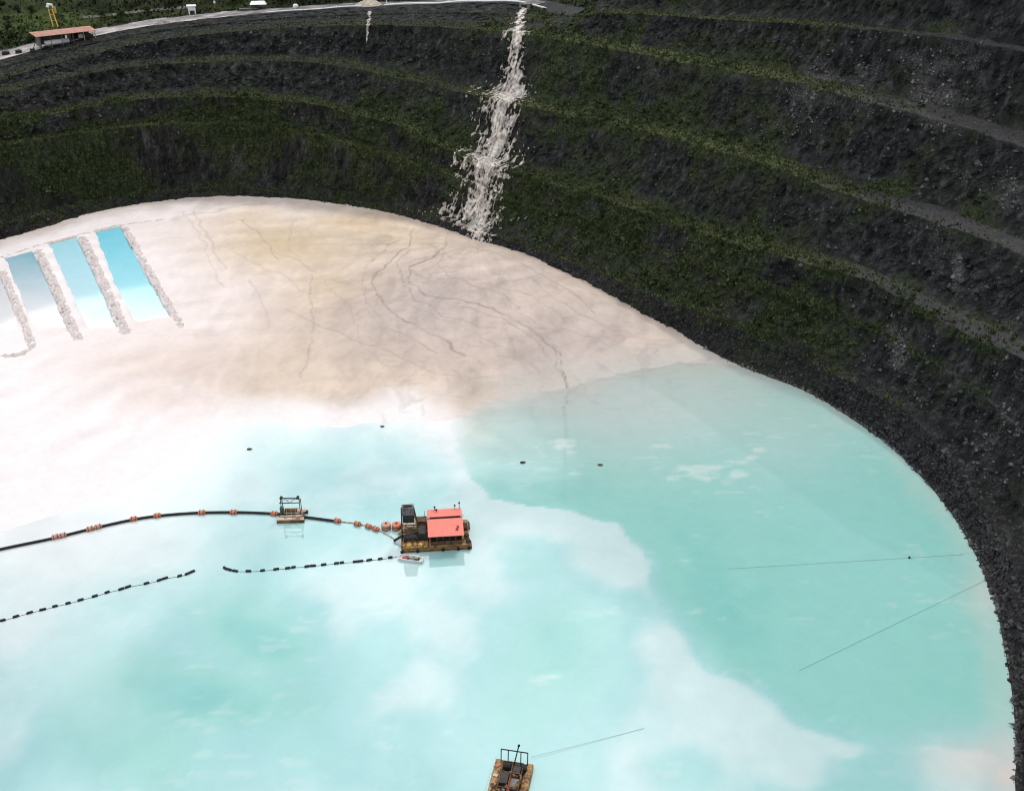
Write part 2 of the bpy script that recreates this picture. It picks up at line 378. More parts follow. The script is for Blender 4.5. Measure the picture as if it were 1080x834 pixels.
# row distance from the nearest bench, in rows: grass spills over the edges and gathers at face feet
spill = np.array([max(1-abs(j-q)/7. for q in range(NR) if lvl[q] in (4, 6, 8, 10)) if min(abs(j-q) for q in range(NR) if lvl[q] in (4, 6, 8, 10)) < 7 else 0 for j in range(NR)])[None, :]
vegb = blob(PXW, PYW, [(850,345,75,42,.95),(60,185,95,38,.9),(250,115,60,30,.75),(590,80,40,60,.6),(640,130,120,40,.5),(700,300,60,30,.7),(130,215,150,22,.6),(420,110,80,60,.55),(270,140,50,35,.8),(760,255,60,40,.6),(660,230,90,40,.55),(930,195,20,8,1.),(1000,30,40,12,.8),(930,335,70,50,.4),(1020,200,40,40,.5)])
paleb = blob(PXW, PYW, [(947,370,10,24,.8),(885,85,60,30,.55),(990,105,55,22,.6),(1055,205,25,30,.6),(1000,65,60,25,.35),(690,100,30,40,.35),(250,170,30,25,.4),(320,120,14,10,.6),(1060,480,30,60,.4),(1010,280,6,22,.7),(790,120,60,25,.35)])
rightk = sstep(760, 1000, PXW)*inview
left_s = S(left)
upl = 1-.6*sstep(560, 480, PXW)*sstep(125, 85, PYW)*inview
veg = np.clip(.38+.5*fbm(WX, WY, WZ, 9, 6, 31)+vegb*.42+.22*spill-.22*rightk, 0, 1)*(.35+.65*upl)
dry = np.clip(isb*.95+.2*spill-.2+.45*fbm(WX, WY, WZ, 9, 3, 33), 0, 1)*np.where(lvl == 2, .45, 1.)*(1-.25*left_s[:, None])*upl
pale = np.clip(.14+.12*rightk+.42*fbm(WX, WY, WZ, 8, 5, 35)+paleb*.6, 0, 1)
pale = np.where(np.isin(lvl, [0, 1, 2])[None, :], pale*.45, pale); pale = np.maximum(pale, np.where(lvl <= 1, 1, 0)*np.clip(1.0-WZ/.9+.5*f3, 0, 1)*.75)
V = np.stack([WX, WY, WZ], -1).reshape(-1, 3)
wall = np_mesh('pit_hillside', V, grid_quads(NS, NR, True), M['wall'], attrs={'Mask': np.stack([veg, dry, pale, np.clip(rightk*1.2, 0, 1)], -1).reshape(-1, 4)}, smooth=False)
tag(wall, kind='structure')

# ------------------------------------------------------------------ country behind the rim
so = np.concatenate([np.arange(0, 260, 1.0), np.arange(260, TOT-60, 6.), np.arange(TOT-60, TOT-.5, 2.)])
def So(a): return np.interp(so, np.r_[su, TOT], np.r_[a, a[0]])
ox, oy, onx, ony = So(PS[:, 0]), So(PS[:, 1]), So(NU[:, 0]), So(NU[:, 1]); nl = np.hypot(onx, ony); onx /= nl; ony /= nl
dR, zR, dU, zU = So(LD['R']), So(LZ['R']), So(LD['RU']), So(LZ['RU'])
offs = [(0, 0, 0)]+[(t, t, 0) for t in (.25, .5, .75, 1.)]
rows = []
for t in (0, .12, .25, .4, .55, .7, .85, 1.): rows.append((dR+(dU-dR)*t, zR+(zU-zR)*t-.1*(t > 0), .12))
for o, h, a in [(1.2, -.5, .2), (3, .6, .3), (6, 2.6, .5), (9, 4., .5), (13, 5., .6), (18, 6.2, .8), (25, 8, 1.), (34, 11, 1.2), (46, 14, 1.5), (62, 18, 2), (85, 23, 3), (120, 30, 4), (180, 40, 6), (300, 55, 9), (500, 75, 14), (900, 100, 20), (1800, 130, 30), (4000, 160, 30)]:
    rows.append((dU+o, zU+h, a))
PD = np.stack([r[0] for r in rows], 1); PZ = np.stack([r[1] for r in rows], 1); PA = np.array([r[2] for r in rows])
GX = ox[:, None]+onx[:, None]*PD; GY = oy[:, None]+ony[:, None]*PD
GZ = PZ+PA*fbm(GX, GY, None, 18, 4, 41)
GX[:, 0] = ox+onx*(dR-.3); GY[:, 0] = oy+ony*(dR-.3)
GV = np.stack([GX, GY, GZ], -1).reshape(-1, 3); GQ = grid_quads(len(so), len(rows), True)
gpx, gpy, gzc = proj(GX, GY, GZ)
gn = fbm(GX, GY, GZ, 16, 4, 43); gb = blob(gpx, gpy, [(55, 22, 60, 12, 1.), (250, 10, 70, 8, .5), (15, 40, 30, 10, .5)])  # gb: band of sunlight on the grass, painted into the ground colour
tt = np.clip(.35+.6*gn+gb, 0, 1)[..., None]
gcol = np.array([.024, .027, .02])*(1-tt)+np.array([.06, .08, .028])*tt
gcol = np.where((PD < (dU+1.5)[:, None])[..., None], np.array([.05, .05, .048]), gcol)
ground = np_mesh('ground', GV, GQ, M['soil'], col=gcol.reshape(-1, 3)); tag(ground, kind='structure')
BV = BVHTree.FromPolygons([Vector(p) for p in GV.tolist()], GQ.tolist())
def land(px, py):
    x = (px-540)/F; y = -(py-417)/F
    d = Vector((x, math.cos(TH)+y*math.sin(TH), -math.sin(TH)+y*math.cos(TH))).normalized()
    h = BV.ray_cast(Vector((0, 0, CH)), d)
    if h[0] is None and py > -20: return land(px, py-1.5)
    return h[0]
def ground_z(x, y):
    h = BV.ray_cast(Vector((x, y, 400)), Vector((0, 0, -1))); return h[0].z if h[0] else 60.
def rim_frame(px):
    """index in so of the rim column that shows at photo column px"""
    x, y, zc = proj(ox+onx*dR, oy+ony*dR, zR); k = np.where((so < 300) & (zc > 0))[0]
    return k[np.argmin(np.abs(x[k]-px))]

# road: pale gravel strip along the rim
k0, k1 = 0, rim_frame(562)
ri = np.concatenate([np.arange(len(so)-20, len(so)), np.arange(0, k1)])
tr = np.linspace(.02, .98, 22)
RX = (ox+onx*dR)[ri][:, None]+(onx*(dU-dR))[ri][:, None]*tr; RY = (oy+ony*dR)[ri][:, None]+(ony*(dU-dR))[ri][:, None]*tr
RZ = zR[ri][:, None]+(zU-zR)[ri][:, None]*tr+.12*fbm(RX, RY, None, 3, 3, 51)
# settle onto the ground sheet
jr = np.array([0, .12, .25, .4, .55, .7, .85, 1.]); base = np.stack([np.interp(tr, jr, GZ[i, :8]) for i in ri])
rn = fbm(RX, RY, None, 5, 4, 53)
RZ = base+.12+.1*np.clip(rn, 0, 1)
e = np.minimum(tr, 1-tr)[None, :]*2
rpx, rpy, _ = proj(RX, RY, RZ)
cut = sstep(225, 262, rpx)*.35+sstep(330, 420, rpx)*.2
bright = np.clip(.62+.5*rn+.4*(np.abs(tr[None, :]-.13) < .1)+.45*fbm(RX, RY, None, 1.6, 3, 55)-.2-.8*cut, 0, 1)[..., None]
rcol = np.array([.13, .125, .12])*(1-bright)+np.array([.50, .46, .44])*bright
keep = (e+.28*rn > .13+cut*.5).reshape(-1)
RQ = grid_quads(len(ri), len(tr)); RQ = RQ[keep[RQ].all(1)]
road = np_mesh('road', np.stack([RX, RY, RZ], -1).reshape(-1, 3), RQ, M['gravel'], col=rcol.reshape(-1, 3)); tag(road, kind='structure')
# pale track on the hill behind
def strip(name, pts_px, w, col, lift=.15, wob=1.):
    P = [];
    for (a, b), (c, d) in zip(pts_px[:-1], pts_px[1:]):
        for t in np.linspace(0, 1, 14, endpoint=False): P.append((a+(c-a)*t, b+(d-b)*t))
    P = [land(*p) for p in P]; P = [p for p in P if p]
    V = []; C = []
    for i, p in enumerate(P):
        t = (P[min(i+1, len(P)-1)]-P[max(i-1, 0)]); t.z = 0; t.normalize(); n = Vector((-t.y, t.x, 0))
        for q in np.linspace(-1, 1, 5):
            x, y = p.x+n.x*q*w/2, p.y+n.y*q*w/2; V.append((x, y, ground_z(x, y)+lift)); C.append(np.array(col)*random.uniform(.6, 1.2))
    o = np_mesh(name, np.array(V), grid_quads(len(P), 5), M['gravel'], col=np.array(C)); return tag(o, kind='structure')
strip('path', [(88, 19), (120, 16), (160, 11), (205, 8)], 1.6, (.2, .19, .17), .2)

# ------------------------------------------------------------------ beach, lake, ponds
edge_px = np.array([(-120,600),(-60,578),(0,560),(60,538),(120,518),(170,490),(215,462),(250,447),(300,443),(360,447),(420,440),(470,446),(485,441),(505,429),(540,419),(600,408),(650,394),(700,385),(745,379),(775,378)], float)
ex, ey = inv(edge_px[:, 0], edge_px[:, 1])
def poly_dist(X, Y, px, py):
    best = np.full(X.shape, 1e9); sgn = np.ones(X.shape)
    for i in range(len(px)-1):
        ax, ay, cx, cy = px[i], py[i], px[i+1], py[i+1]; vx, vy = cx-ax, cy-ay
        t = np.clip(((X-ax)*vx+(Y-ay)*vy)/(vx*vx+vy*vy), 0, 1)
        d = np.hypot(X-ax-t*vx, Y-ay-t*vy); s = np.sign(vx*(Y-ay)-vy*(X-ax))
        m = d < best; best = np.where(m, d, best); sgn = np.where(m, s, sgn)
    return best*sgn
def ed_fn(X, Y): return poly_dist(X, Y, ex, ey)
def shore_dist(X, Y):      # positive inside the pit floor
    P = np.vstack([PS[::4], PS[:1]]); out = np.full(X.shape, 1e9); sg_ = np.ones(X.shape)
    return -poly_dist(X, Y, P[:, 0], P[:, 1])
def line_mask(PX, PY, pts, w):
    p = np.array(pts, float); return np.exp(-(poly_dist(PX, PY, p[:, 0], p[:, 1])/w)**2)
def in_poly(PX, PY, pts):
    r = np.zeros(PX.shape, bool); n = len(pts)
    for i in range(n):
        x0, y0 = pts[i]; x1, y1 = pts[(i+1) % n]
        c = ((y0 > PY) != (y1 > PY)) & (PX < (x1-x0)*(PY-y0)/((y1-y0) or 1e-9)+x0); r ^= c
    return r
PONDS = [[(101,247),(128,241),(149,283),(182,338),(144,346),(121,302)], [(52,260),(82,254),(104,300),(125,350),(95,358),(75,310)],
         [(6,277),(36,269),(50,297),(68,330),(77,360),(40,362),(25,322)], [(-40,305),(0,293),(12,320),(25,362),(-40,374)]]
RILLS = [([(470,258),(462,285),(478,300),(520,312),(548,330)], 1., .5), ([(432,270),(420,285),(424,302),(440,322),(470,340),(505,352)], 1.1, .6), ([(398,318),(392,335),(402,352),(440,366),(462,376)], 1., .5), ([(490,330),(530,342),(566,362),(580,384)], 1.2, .6), ([(556,350),(600,352),(640,366)], .9, .4), ([(440,300),(470,294),(500,285)], .9, .35), ([(240,262),(262,280),(300,296),(325,318)], 1.1, .3), ([(312,236),(302,262),(318,284)], 1.2, .3), ([(560,300),(585,322),(622,340)], 1., .4), ([(437,248),(430,265),(410,285),(392,300),(395,318),(415,335),(445,352),(470,368),(490,378)], 1.5, .75), ([(470,262),(455,275),(432,287),(434,305),(450,318),(480,322),(520,330),(560,352),(590,376),(597,412)], 1.4, .8),
         ([(500,266),(550,283),(590,305),(628,335)], 1.3, .5), ([(330,296),(326,320),(333,345),(326,372),(320,400)], 1.4, .5), ([(250,236),(262,243),(280,258),(292,278)], 1.3, .6),
         ([(205,228),(222,262),(240,290)], 2.0, .35), ([(195,230),(212,255),(225,285),(236,310)], 1.5, .3), ([(430,290),(452,300),(500,300),(560,318),(600,345)], 1.2, .4), ([(585,368),(588,390),(600,412),(610,430)], 1.5, .55),
         ([(300,330),(340,350),(400,372),(450,395),(520,402)], 1.3, .35), ([(290,270),(330,290),(370,330),(382,370),(420,400)], 1.2, .3), ([(420,260),(400,272),(385,290),(384,322),(410,345)], 1.0, .5), ([(510,292),(540,330),(575,352)], 1.1, .35), ([(600,330),(640,350),(690,360)], 1.2, .3),
         ([(265,300),(280,330),(284,352)], 1.2, .4), ([(350,300),(420,320),(470,345),(540,372)], 1.0, .3), ([(180,236),(255,222),(290,222)], 2.0, .3)]
def beach_color(X, Y, PX, PY):
    wx = fbm(X, Y, None, 30, 4, 61)*28; wy = fbm(X, Y, None, 30, 4, 62)*14
    a, b = PX+wx, PY+wy
    white = np.array([.77, .71, .70]); beige = np.array([.57, .465, .375]); tan = np.array([.54, .42, .265]); pinkg = np.array([.43, .36, .33]); pk = np.array([.64, .53, .47])
    c = np.empty(X.shape+(3,)); c[:] = white
    def lay(c, k, m): m = np.clip(m, 0, 1)[..., None]; return c*(1-m)+k*m
    c = lay(c, pk, blob(a, b, [(230,390,160,44,1.),(160,420,70,30,.9),(290,420,90,20,.7),(330,330,160,90,.8),(250,260,90,45,.8),(160,250,50,20,.5)]))
    c = lay(c, beige, sstep(250, 380, a+.6*(b-300))*sstep(450, 420, b))
    c = lay(c, pinkg, blob(a, b, [(460,330,130,70,.95),(600,360,130,60,.9),(350,270,60,30,.35),(540,300,70,40,.7),(660,370,80,30,.7)]))
    c = lay(c, tan, blob(a, b, [(300,262,75,28,.85),(275,240,60,16,.6),(360,240,70,20,.75),(340,300,40,26,.45),(420,256,50,14,.4)]))
    c = lay(c, np.array([.42, .34, .28]), .55*sstep(12, 0, PY-np.interp(PX, shore_px[:, 0], shore_px[:, 1])+6*fbm(X, Y, None, 8, 3, 66)))
    c = lay(c, white, blob(a, b, [(40,475,150,62,1.),(340,436,90,9,.4),(10,400,90,50,.9)]))
    # braided silt films, drawn out along the outwash
    st = fbm(X*1.0+wx*.3, Y*.32, None, 7, 5, 67, True); st2 = fbm(X, Y*.6, None, 2.5, 3, 68)
    c = c*(1+(.13*st+.07*st2)[..., None]*(.25+.75*sstep(80, 360, PX))[..., None])
    # outwash fan spreading from the foot of the waterfall: radial films of silt
    fx0, fy0 = inv(503, 262); ang = np.arctan2(Y-fy0, X-fx0); rad = np.hypot(X-fx0, Y-fy0)
    fan = fbm(ang*9+.02*wx, rad*.035+.02*wy, None, 1., 6, 75); fan2 = fbm(ang*26+.03*wx, rad*.07, None, 1., 4, 76, True)-.4
    fk = sstep(260, 400, PX)[..., None]
    c = c*(1+(.15*fan-.12*np.clip(fan2, 0, 1))[..., None]*fk)
    bnd = np.sin((ed_fn(X, Y)+5*fbm(X, Y, None, 16, 4, 77))*.55)*fbm(X, Y, None, 20, 3, 78)
    c = c*(1+.11*bnd[..., None])
    wet = sstep(19, 0, ed_fn(X, Y)+5*fbm(X, Y, None, 9, 3, 79))*sstep(470, 560, PX)
    c = lay(c, np.array([.45, .44, .405]), .8*wet)
    q = np.zeros(X.shape)
    wpx = PX+5*fbm(X, Y, None, 6, 4, 63); wpy = PY+4*fbm(X, Y, None, 6, 4, 64)
    for pts, w, v in RILLS: q = np.maximum(q, v*line_mask(wpx, wpy, pts, w*.58))
    fine = np.clip((fbm(X*1.2+.5*wx, Y*.45, None, 8, 4, 69, True)-.52)*5, 0, 1)*sstep(300, 430, PX)*.22
    fine = np.maximum(fine, np.clip((fbm(X*.5+.3*wx, Y*1.3, None, 7, 4, 70, True)-.55)*5, 0, 1)*sstep(340, 460, PX)*.2)
    q = np.clip(np.maximum(q, fine)*(0.75+.5*fbm(X, Y, None, 5, 3, 65)), 0, 1)
    c = lay(c, np.array([.76, .73, .715]), .85*sstep(18, 0, ed_fn(X, Y)+7*fbm(X, Y, None, 14, 4, 80))*sstep(500, 440, PX))
    return lay(c, np.array([.18, .148, .14]), q*.9), q
step = .42
gx = np.arange(-215, 70, step); gy = np.arange(148, 378, step)
BX, BY = np.meshgrid(gx, gy, indexing='ij'); BX = BX.ravel(); BY = BY.ravel()
bpx, bpy_, _ = proj(BX, BY, 0*BX)
ed = poly_dist(BX, BY, ex, ey)+3.5*fbm(BX, BY, None, 14, 4, 71)
bc, rq = beach_color(BX, BY, bpx, bpy_)
BZ = np.clip(.045*ed, -.5, 1.9)+.10*fbm(BX, BY, None, 6, 4, 72)*sstep(0, 20, ed)-.14*rq*sstep(4, 20, ed)
BZ += .25*sstep(14, 0, shore_dist(BX, BY))
pm = np.zeros(len(BX), bool)
for pts in PONDS: pm |= in_poly(bpx+1.2*fbm(BX, BY, None, 3, 2, 73), bpy_+1.2*fbm(BX, BY, None, 3, 2, 74), pts)
pm2 = pm.reshape(len(gx), len(gy)).astype(float)
for ax in (0, 1):
    for _ in range(2): pm2 = (np.roll(pm2, 1, ax)+pm2*2+np.roll(pm2, -1, ax))/4
BZ -= .7*pm2.ravel()*sstep(368, 335, bpy_)
keep = ((ed > -9) & (shore_dist(BX, BY) > -4))
BQ = grid_quads(len(gx), len(gy)); BQ = BQ[keep[BQ].all(1)]
used = np.unique(BQ); remap = np.full(len(BX), -1); remap[used] = np.arange(len(used))
beach = np_mesh('beach', np.c_[BX, BY, BZ][used], remap[BQ], M['sand'], col=bc[used], smooth=True); tag(beach, kind='structure')

def lake_color(X, Y, PX, PY):
    w1 = fbm(X, Y, None, 34, 5, 81); w2 = fbm(X, Y, None, 34, 5, 82)
    a, b = PX+52*w1, PY+42*w2
    # the long front: silt and painted cloud reflection left, darker teal right
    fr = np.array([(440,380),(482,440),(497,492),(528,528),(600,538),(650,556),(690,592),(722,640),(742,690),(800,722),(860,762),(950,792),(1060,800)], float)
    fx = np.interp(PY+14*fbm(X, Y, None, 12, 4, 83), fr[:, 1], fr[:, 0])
    sf = np.interp(PY, [430, 540, 620, 760], [5, 6, 15, 42]); t = sstep(-1., 1.1, (PX+26*fbm(X, Y, None, 15, 6, 84)-fx)/sf)           # 1 = teal side
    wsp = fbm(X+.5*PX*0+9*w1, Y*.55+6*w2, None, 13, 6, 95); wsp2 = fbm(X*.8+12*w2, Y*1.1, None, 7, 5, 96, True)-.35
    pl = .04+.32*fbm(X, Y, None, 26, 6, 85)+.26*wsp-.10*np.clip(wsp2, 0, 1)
    pl = pl+blob(a, b, [(268,668,56,40,1.35),(200,738,95,42,1.15),(150,790,75,44,.8),(600,655,60,74,.9),(565,745,48,55,.55),(735,815,40,30,.4),(310,465,70,26,.5),(420,475,60,26,.42),(470,520,50,30,.22),(370,690,60,50,.2),(180,640,60,30,.2),(60,720,60,50,.25),(330,800,60,40,.25),(430,770,50,30,.2),(655,800,30,25,.3)])  # darker blobs, among them a blue sky gap painted in as reflection
    pl = pl-blob(a, b, [(590,562,95,28,.55),(650,585,60,36,.4),(515,510,34,30,.3),(480,455,26,24,.45),(700,680,60,80,.35),(640,800,90,30,.35),(780,765,80,50,.35),(870,808,90,26,.4),(740,720,60,50,.2),(380,620,90,40,.35),(90,600,120,50,.45),(470,650,60,40,.4),(450,720,60,40,.3),(300,540,60,20,.2),(540,600,40,24,.4),(20,640,60,60,.3)])  # paler blobs: silt plus bright cloud reflections painted into the water colour
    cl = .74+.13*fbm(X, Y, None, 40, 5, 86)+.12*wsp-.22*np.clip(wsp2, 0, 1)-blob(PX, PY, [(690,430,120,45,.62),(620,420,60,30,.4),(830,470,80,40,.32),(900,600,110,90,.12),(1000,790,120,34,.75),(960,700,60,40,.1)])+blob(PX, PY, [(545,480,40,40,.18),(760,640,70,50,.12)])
    dg = fbm((X*.62+Y*.78)*.33+4*w1, (-X*.78+Y*.62)+4*w2, None, 11, 6, 99)          # diagonal streaks in the silt and painted reflections
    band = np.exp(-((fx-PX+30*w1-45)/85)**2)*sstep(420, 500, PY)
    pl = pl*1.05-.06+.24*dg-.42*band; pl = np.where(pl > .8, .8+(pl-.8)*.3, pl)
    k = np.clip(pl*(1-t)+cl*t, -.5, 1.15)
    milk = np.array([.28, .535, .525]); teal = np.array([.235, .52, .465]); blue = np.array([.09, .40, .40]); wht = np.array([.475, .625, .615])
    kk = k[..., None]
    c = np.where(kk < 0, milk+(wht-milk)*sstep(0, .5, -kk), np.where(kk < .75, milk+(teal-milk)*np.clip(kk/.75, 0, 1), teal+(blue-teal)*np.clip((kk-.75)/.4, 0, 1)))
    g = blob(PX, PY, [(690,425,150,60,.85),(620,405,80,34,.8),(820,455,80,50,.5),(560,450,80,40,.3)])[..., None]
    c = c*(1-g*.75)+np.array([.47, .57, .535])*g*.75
    # suspended silt near the beach edge and along the right bank
    d = -poly_dist(X, Y, ex, ey)+6*fbm(X, Y, None, 18, 4, 87)
    sc = np.interp(PX+20*w1, [150, 300, 430, 560, 680], [26., 9., 7., 17., 22.])
    sil = np.exp(-np.clip(d, 0, None)/sc)*.97*(1-.25*sstep(480, 300, PX))
    bcx, _ = beach_color(X, Y, PX, np.minimum(PY, np.interp(PX, edge_px[:, 0], edge_px[:, 1])-2))
    c = c*(1-sil[..., None])+bcx*sil[..., None]
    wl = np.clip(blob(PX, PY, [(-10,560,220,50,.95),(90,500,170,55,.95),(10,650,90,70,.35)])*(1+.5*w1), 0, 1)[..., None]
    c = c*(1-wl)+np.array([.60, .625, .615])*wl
    rs = np.clip(sstep(7, 0, shore_dist(X, Y)+3*fbm(X, Y, None, 7, 3, 88))*.28*sstep(700, 800, PX)+blob(PX, PY, [(1030,800,60,26,.75),(1062,815,24,22,.9),(1035,630,26,22,.3)])*(1+.6*w2), 0, 1)[..., None]
    c = c*(1-rs)+np.array([.60, .54, .50])*rs
    # rafts of pale scum
    fm = np.zeros(X.shape)
    for x, y, r1, r2, v in [(730,498,26,9,.9),(785,486,16,6,.8),(800,474,8,3,.8),(780,500,10,5,.7),(588,468,14,10,.7),(600,478,8,5,.6),(812,722,12,5,.6),(780,720,14,4,.4),(575,715,18,6,.4),(545,690,12,4,.3),(505,795,14,4,.3),(560,492,14,4,.3),(915,655,6,4,.5),(900,690,8,3,.4),(610,500,10,3,.3),(450,735,9,3,.3),(700,470,20,8,.5)]:
        fm = np.maximum(fm, v*np.exp(-(((PX-x)/r1)**2+((PY-y)/r2)**2)**1.5))
    fm = np.clip(fm*1.1-.35+.95*fbm(X*.7, Y*1.3, None, 3.0, 5, 89), 0, .5)*(fm > .06)
    fs = np.clip(fbm(X*.55+.1*w1, Y*1.5, None, 2.6, 5, 97)-.33, 0, .5)*1.3*sstep(.0, .45, fbm(X, Y, None, 16, 3, 98)+.1)*sstep(12, 30, -ed_fn(X, Y)); fm = np.maximum(fm, np.clip(fs, 0, .2))
    c = c*(1-fm[..., None])+np.array([.62, .68, .65])*fm[..., None]
    return c
st = .8
lx = np.arange(-300, 104, st); ly = np.arange(14, 300, st)
LX, LY = np.meshgrid(lx, ly, indexing='ij'); LX = LX.ravel(); LY = LY.ravel()
lpx, lpy, _ = proj(LX, LY, 0*LX)
keep = (shore_dist(LX, LY) > -3) & (poly_dist(LX, LY, ex, ey) < 14)
LQ = grid_quads(len(lx), len(ly)); LQ = LQ[keep[LQ].all(1)]
used = np.unique(LQ); remap = np.full(len(LX), -1); remap[used] = np.arange(len(used))
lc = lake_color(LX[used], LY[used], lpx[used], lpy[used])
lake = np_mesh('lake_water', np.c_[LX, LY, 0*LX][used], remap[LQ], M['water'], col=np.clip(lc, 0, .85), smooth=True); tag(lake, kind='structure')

PCOL = [((.20,.60,.72),(.36,.70,.77),(.66,.76,.78)), ((.38,.68,.76),(.50,.72,.77),(.80,.78,.78)), ((.26,.47,.55),(.66,.69,.71),(.76,.71,.69)), ((.6,.62,.64),(.72,.71,.71),(.8,.76,.75))]
for pts, (c0, c1, c2) in zip(PONDS, PCOL):
    p = np.array(pts, float); cx, cy = p.mean(0); q = (p-[cx, cy])*1.10+[cx, cy]
    wx_, wy_ = inv(q[:, 0], q[:, 1], 1.5)
    s_ = .7; ax = np.arange(wx_.min()-2, wx_.max()+2, s_); ay = np.arange(wy_.min()-2, wy_.max()+2, s_)
    X, Y = np.meshgrid(ax, ay, indexing='ij'); X = X.ravel(); Y = Y.ravel(); PX, PY, _ = proj(X, Y, 0*X+1.5)
    k = in_poly(PX, PY, [tuple(t) for t in q]); t = np.clip((PY-p[:, 1].min())/(p[:, 1].max()-p[:, 1].min())+.10*fbm(X, Y, None, 9, 3, 91), 0, 1)[:, None]
    c = np.where(t < .6, np.array(c0)+(np.array(c1)-c0)*(t/.6), np.array(c1)+(np.array(c2)-c1)*sstep(.6, 1.02, t))
    Qd = grid_quads(len(ax), len(ay)); Qd = Qd[k[Qd].all(1)]; us = np.unique(Qd); rm = np.full(len(X), -1); rm[us] = np.arange(len(us))
    tag(np_mesh('pond_water', np.c_[X, Y, 0*X+1.52][us], rm[Qd], M['pondw'], col=c[us], smooth=True), kind='structure')

# dumped ridges between the ponds
SHADE_SIDE = -1.
def ridge(name, px_pts, w, h, label, seed, col=(.64, .575, .55)):
    P = []
    for (a, b), (c, d) in zip(px_pts[:-1], px_pts[1:]):
        n = max(2, int(math.hypot(c-a, d-b)/1.1))
        for t in np.linspace(0, 1, n, endpoint=False): P.append((a+(c-a)*t, b+(d-b)*t))
    wx_, wy_ = inv([p[0] for p in P], [p[1] for p in P], 1.9); P = np.c_[wx_, wy_]
    T = np.gradient(P, axis=0); T /= np.linalg.norm(T, axis=1)[:, None]; Nn = np.c_[-T[:, 1], T[:, 0]]
    u = np.linspace(-1, 1, 21); endt = np.sqrt(np.clip(np.minimum(np.arange(len(P)), np.arange(len(P))[::-1])/4., 0, 1)); n1 = fbm(np.arange(len(P))*.7, 0*P[:, 0]+seed, None, 3, 3, seed)
    wv = w/2*(1+.28*n1)
    X = P[:, :1]+Nn[:, :1]*(wv[:, None]*u); Y = P[:, 1:]+Nn[:, 1:]*(wv[:, None]*u)
    cl = fbm(X, Y, None, 1.7, 3, seed+3, True); fn = fbm(X, Y, None, .7, 2, seed+5)
    Zz = 1.25+(.35+h*(1-u[None, :]**2)**.8*(.55+.6*cl+.5*fn))*(.15+.85*endt[:, None])
    Zz[:, [0, -1]] = 1.1
    C = np.array(col)*(.97+.2*fn)[..., None]*np.ones(3)
    C = C*(1-.72*(sstep(.1, -.45, cl)*sstep(.35, -.25, fn)*(.5+.5*sstep(-.4, .6, u[None, :]*SHADE_SIDE)))[..., None])  # shade in the pockets, stronger on one side, painted into the berm colour
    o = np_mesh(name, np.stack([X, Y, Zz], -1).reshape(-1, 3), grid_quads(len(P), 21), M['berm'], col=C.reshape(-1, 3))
    return tag(o, label, 'berm', 'rubble berms between the settling ponds')
ridge('rubble_berm', [(131,238),(150,272),(170,308),(193,347)], 2.8, .9, 'thin pale rubble berm along the right side of the bright blue settling pond', 101)
ridge('rubble_berm', [(86,248),(100,278),(117,315),(134,354)], 3.6, 1.0, 'broad lumpy pale berm between the bright blue pond and the paler blue pond', 103)
ridge('rubble_berm', [(40,262),(54,293),(69,328),(84,362)], 3.3, .95, 'lumpy pale berm between the paler blue pond and the grey blue pond', 107)
ridge('rubble_berm', [(2,283),(13,310),(25,340),(34,366),(22,374),(-6,377)], 2.8, .8, 'bent pale berm enclosing the white dried pond at the frame edge', 109)
ridge('rubble_berm', [(-8,274),(40,259),(86,247),(130,237),(176,231)], 2.0, .5, 'low pale windrow crossing above the heads of all the settling ponds', 113, (.6, .52, .47))

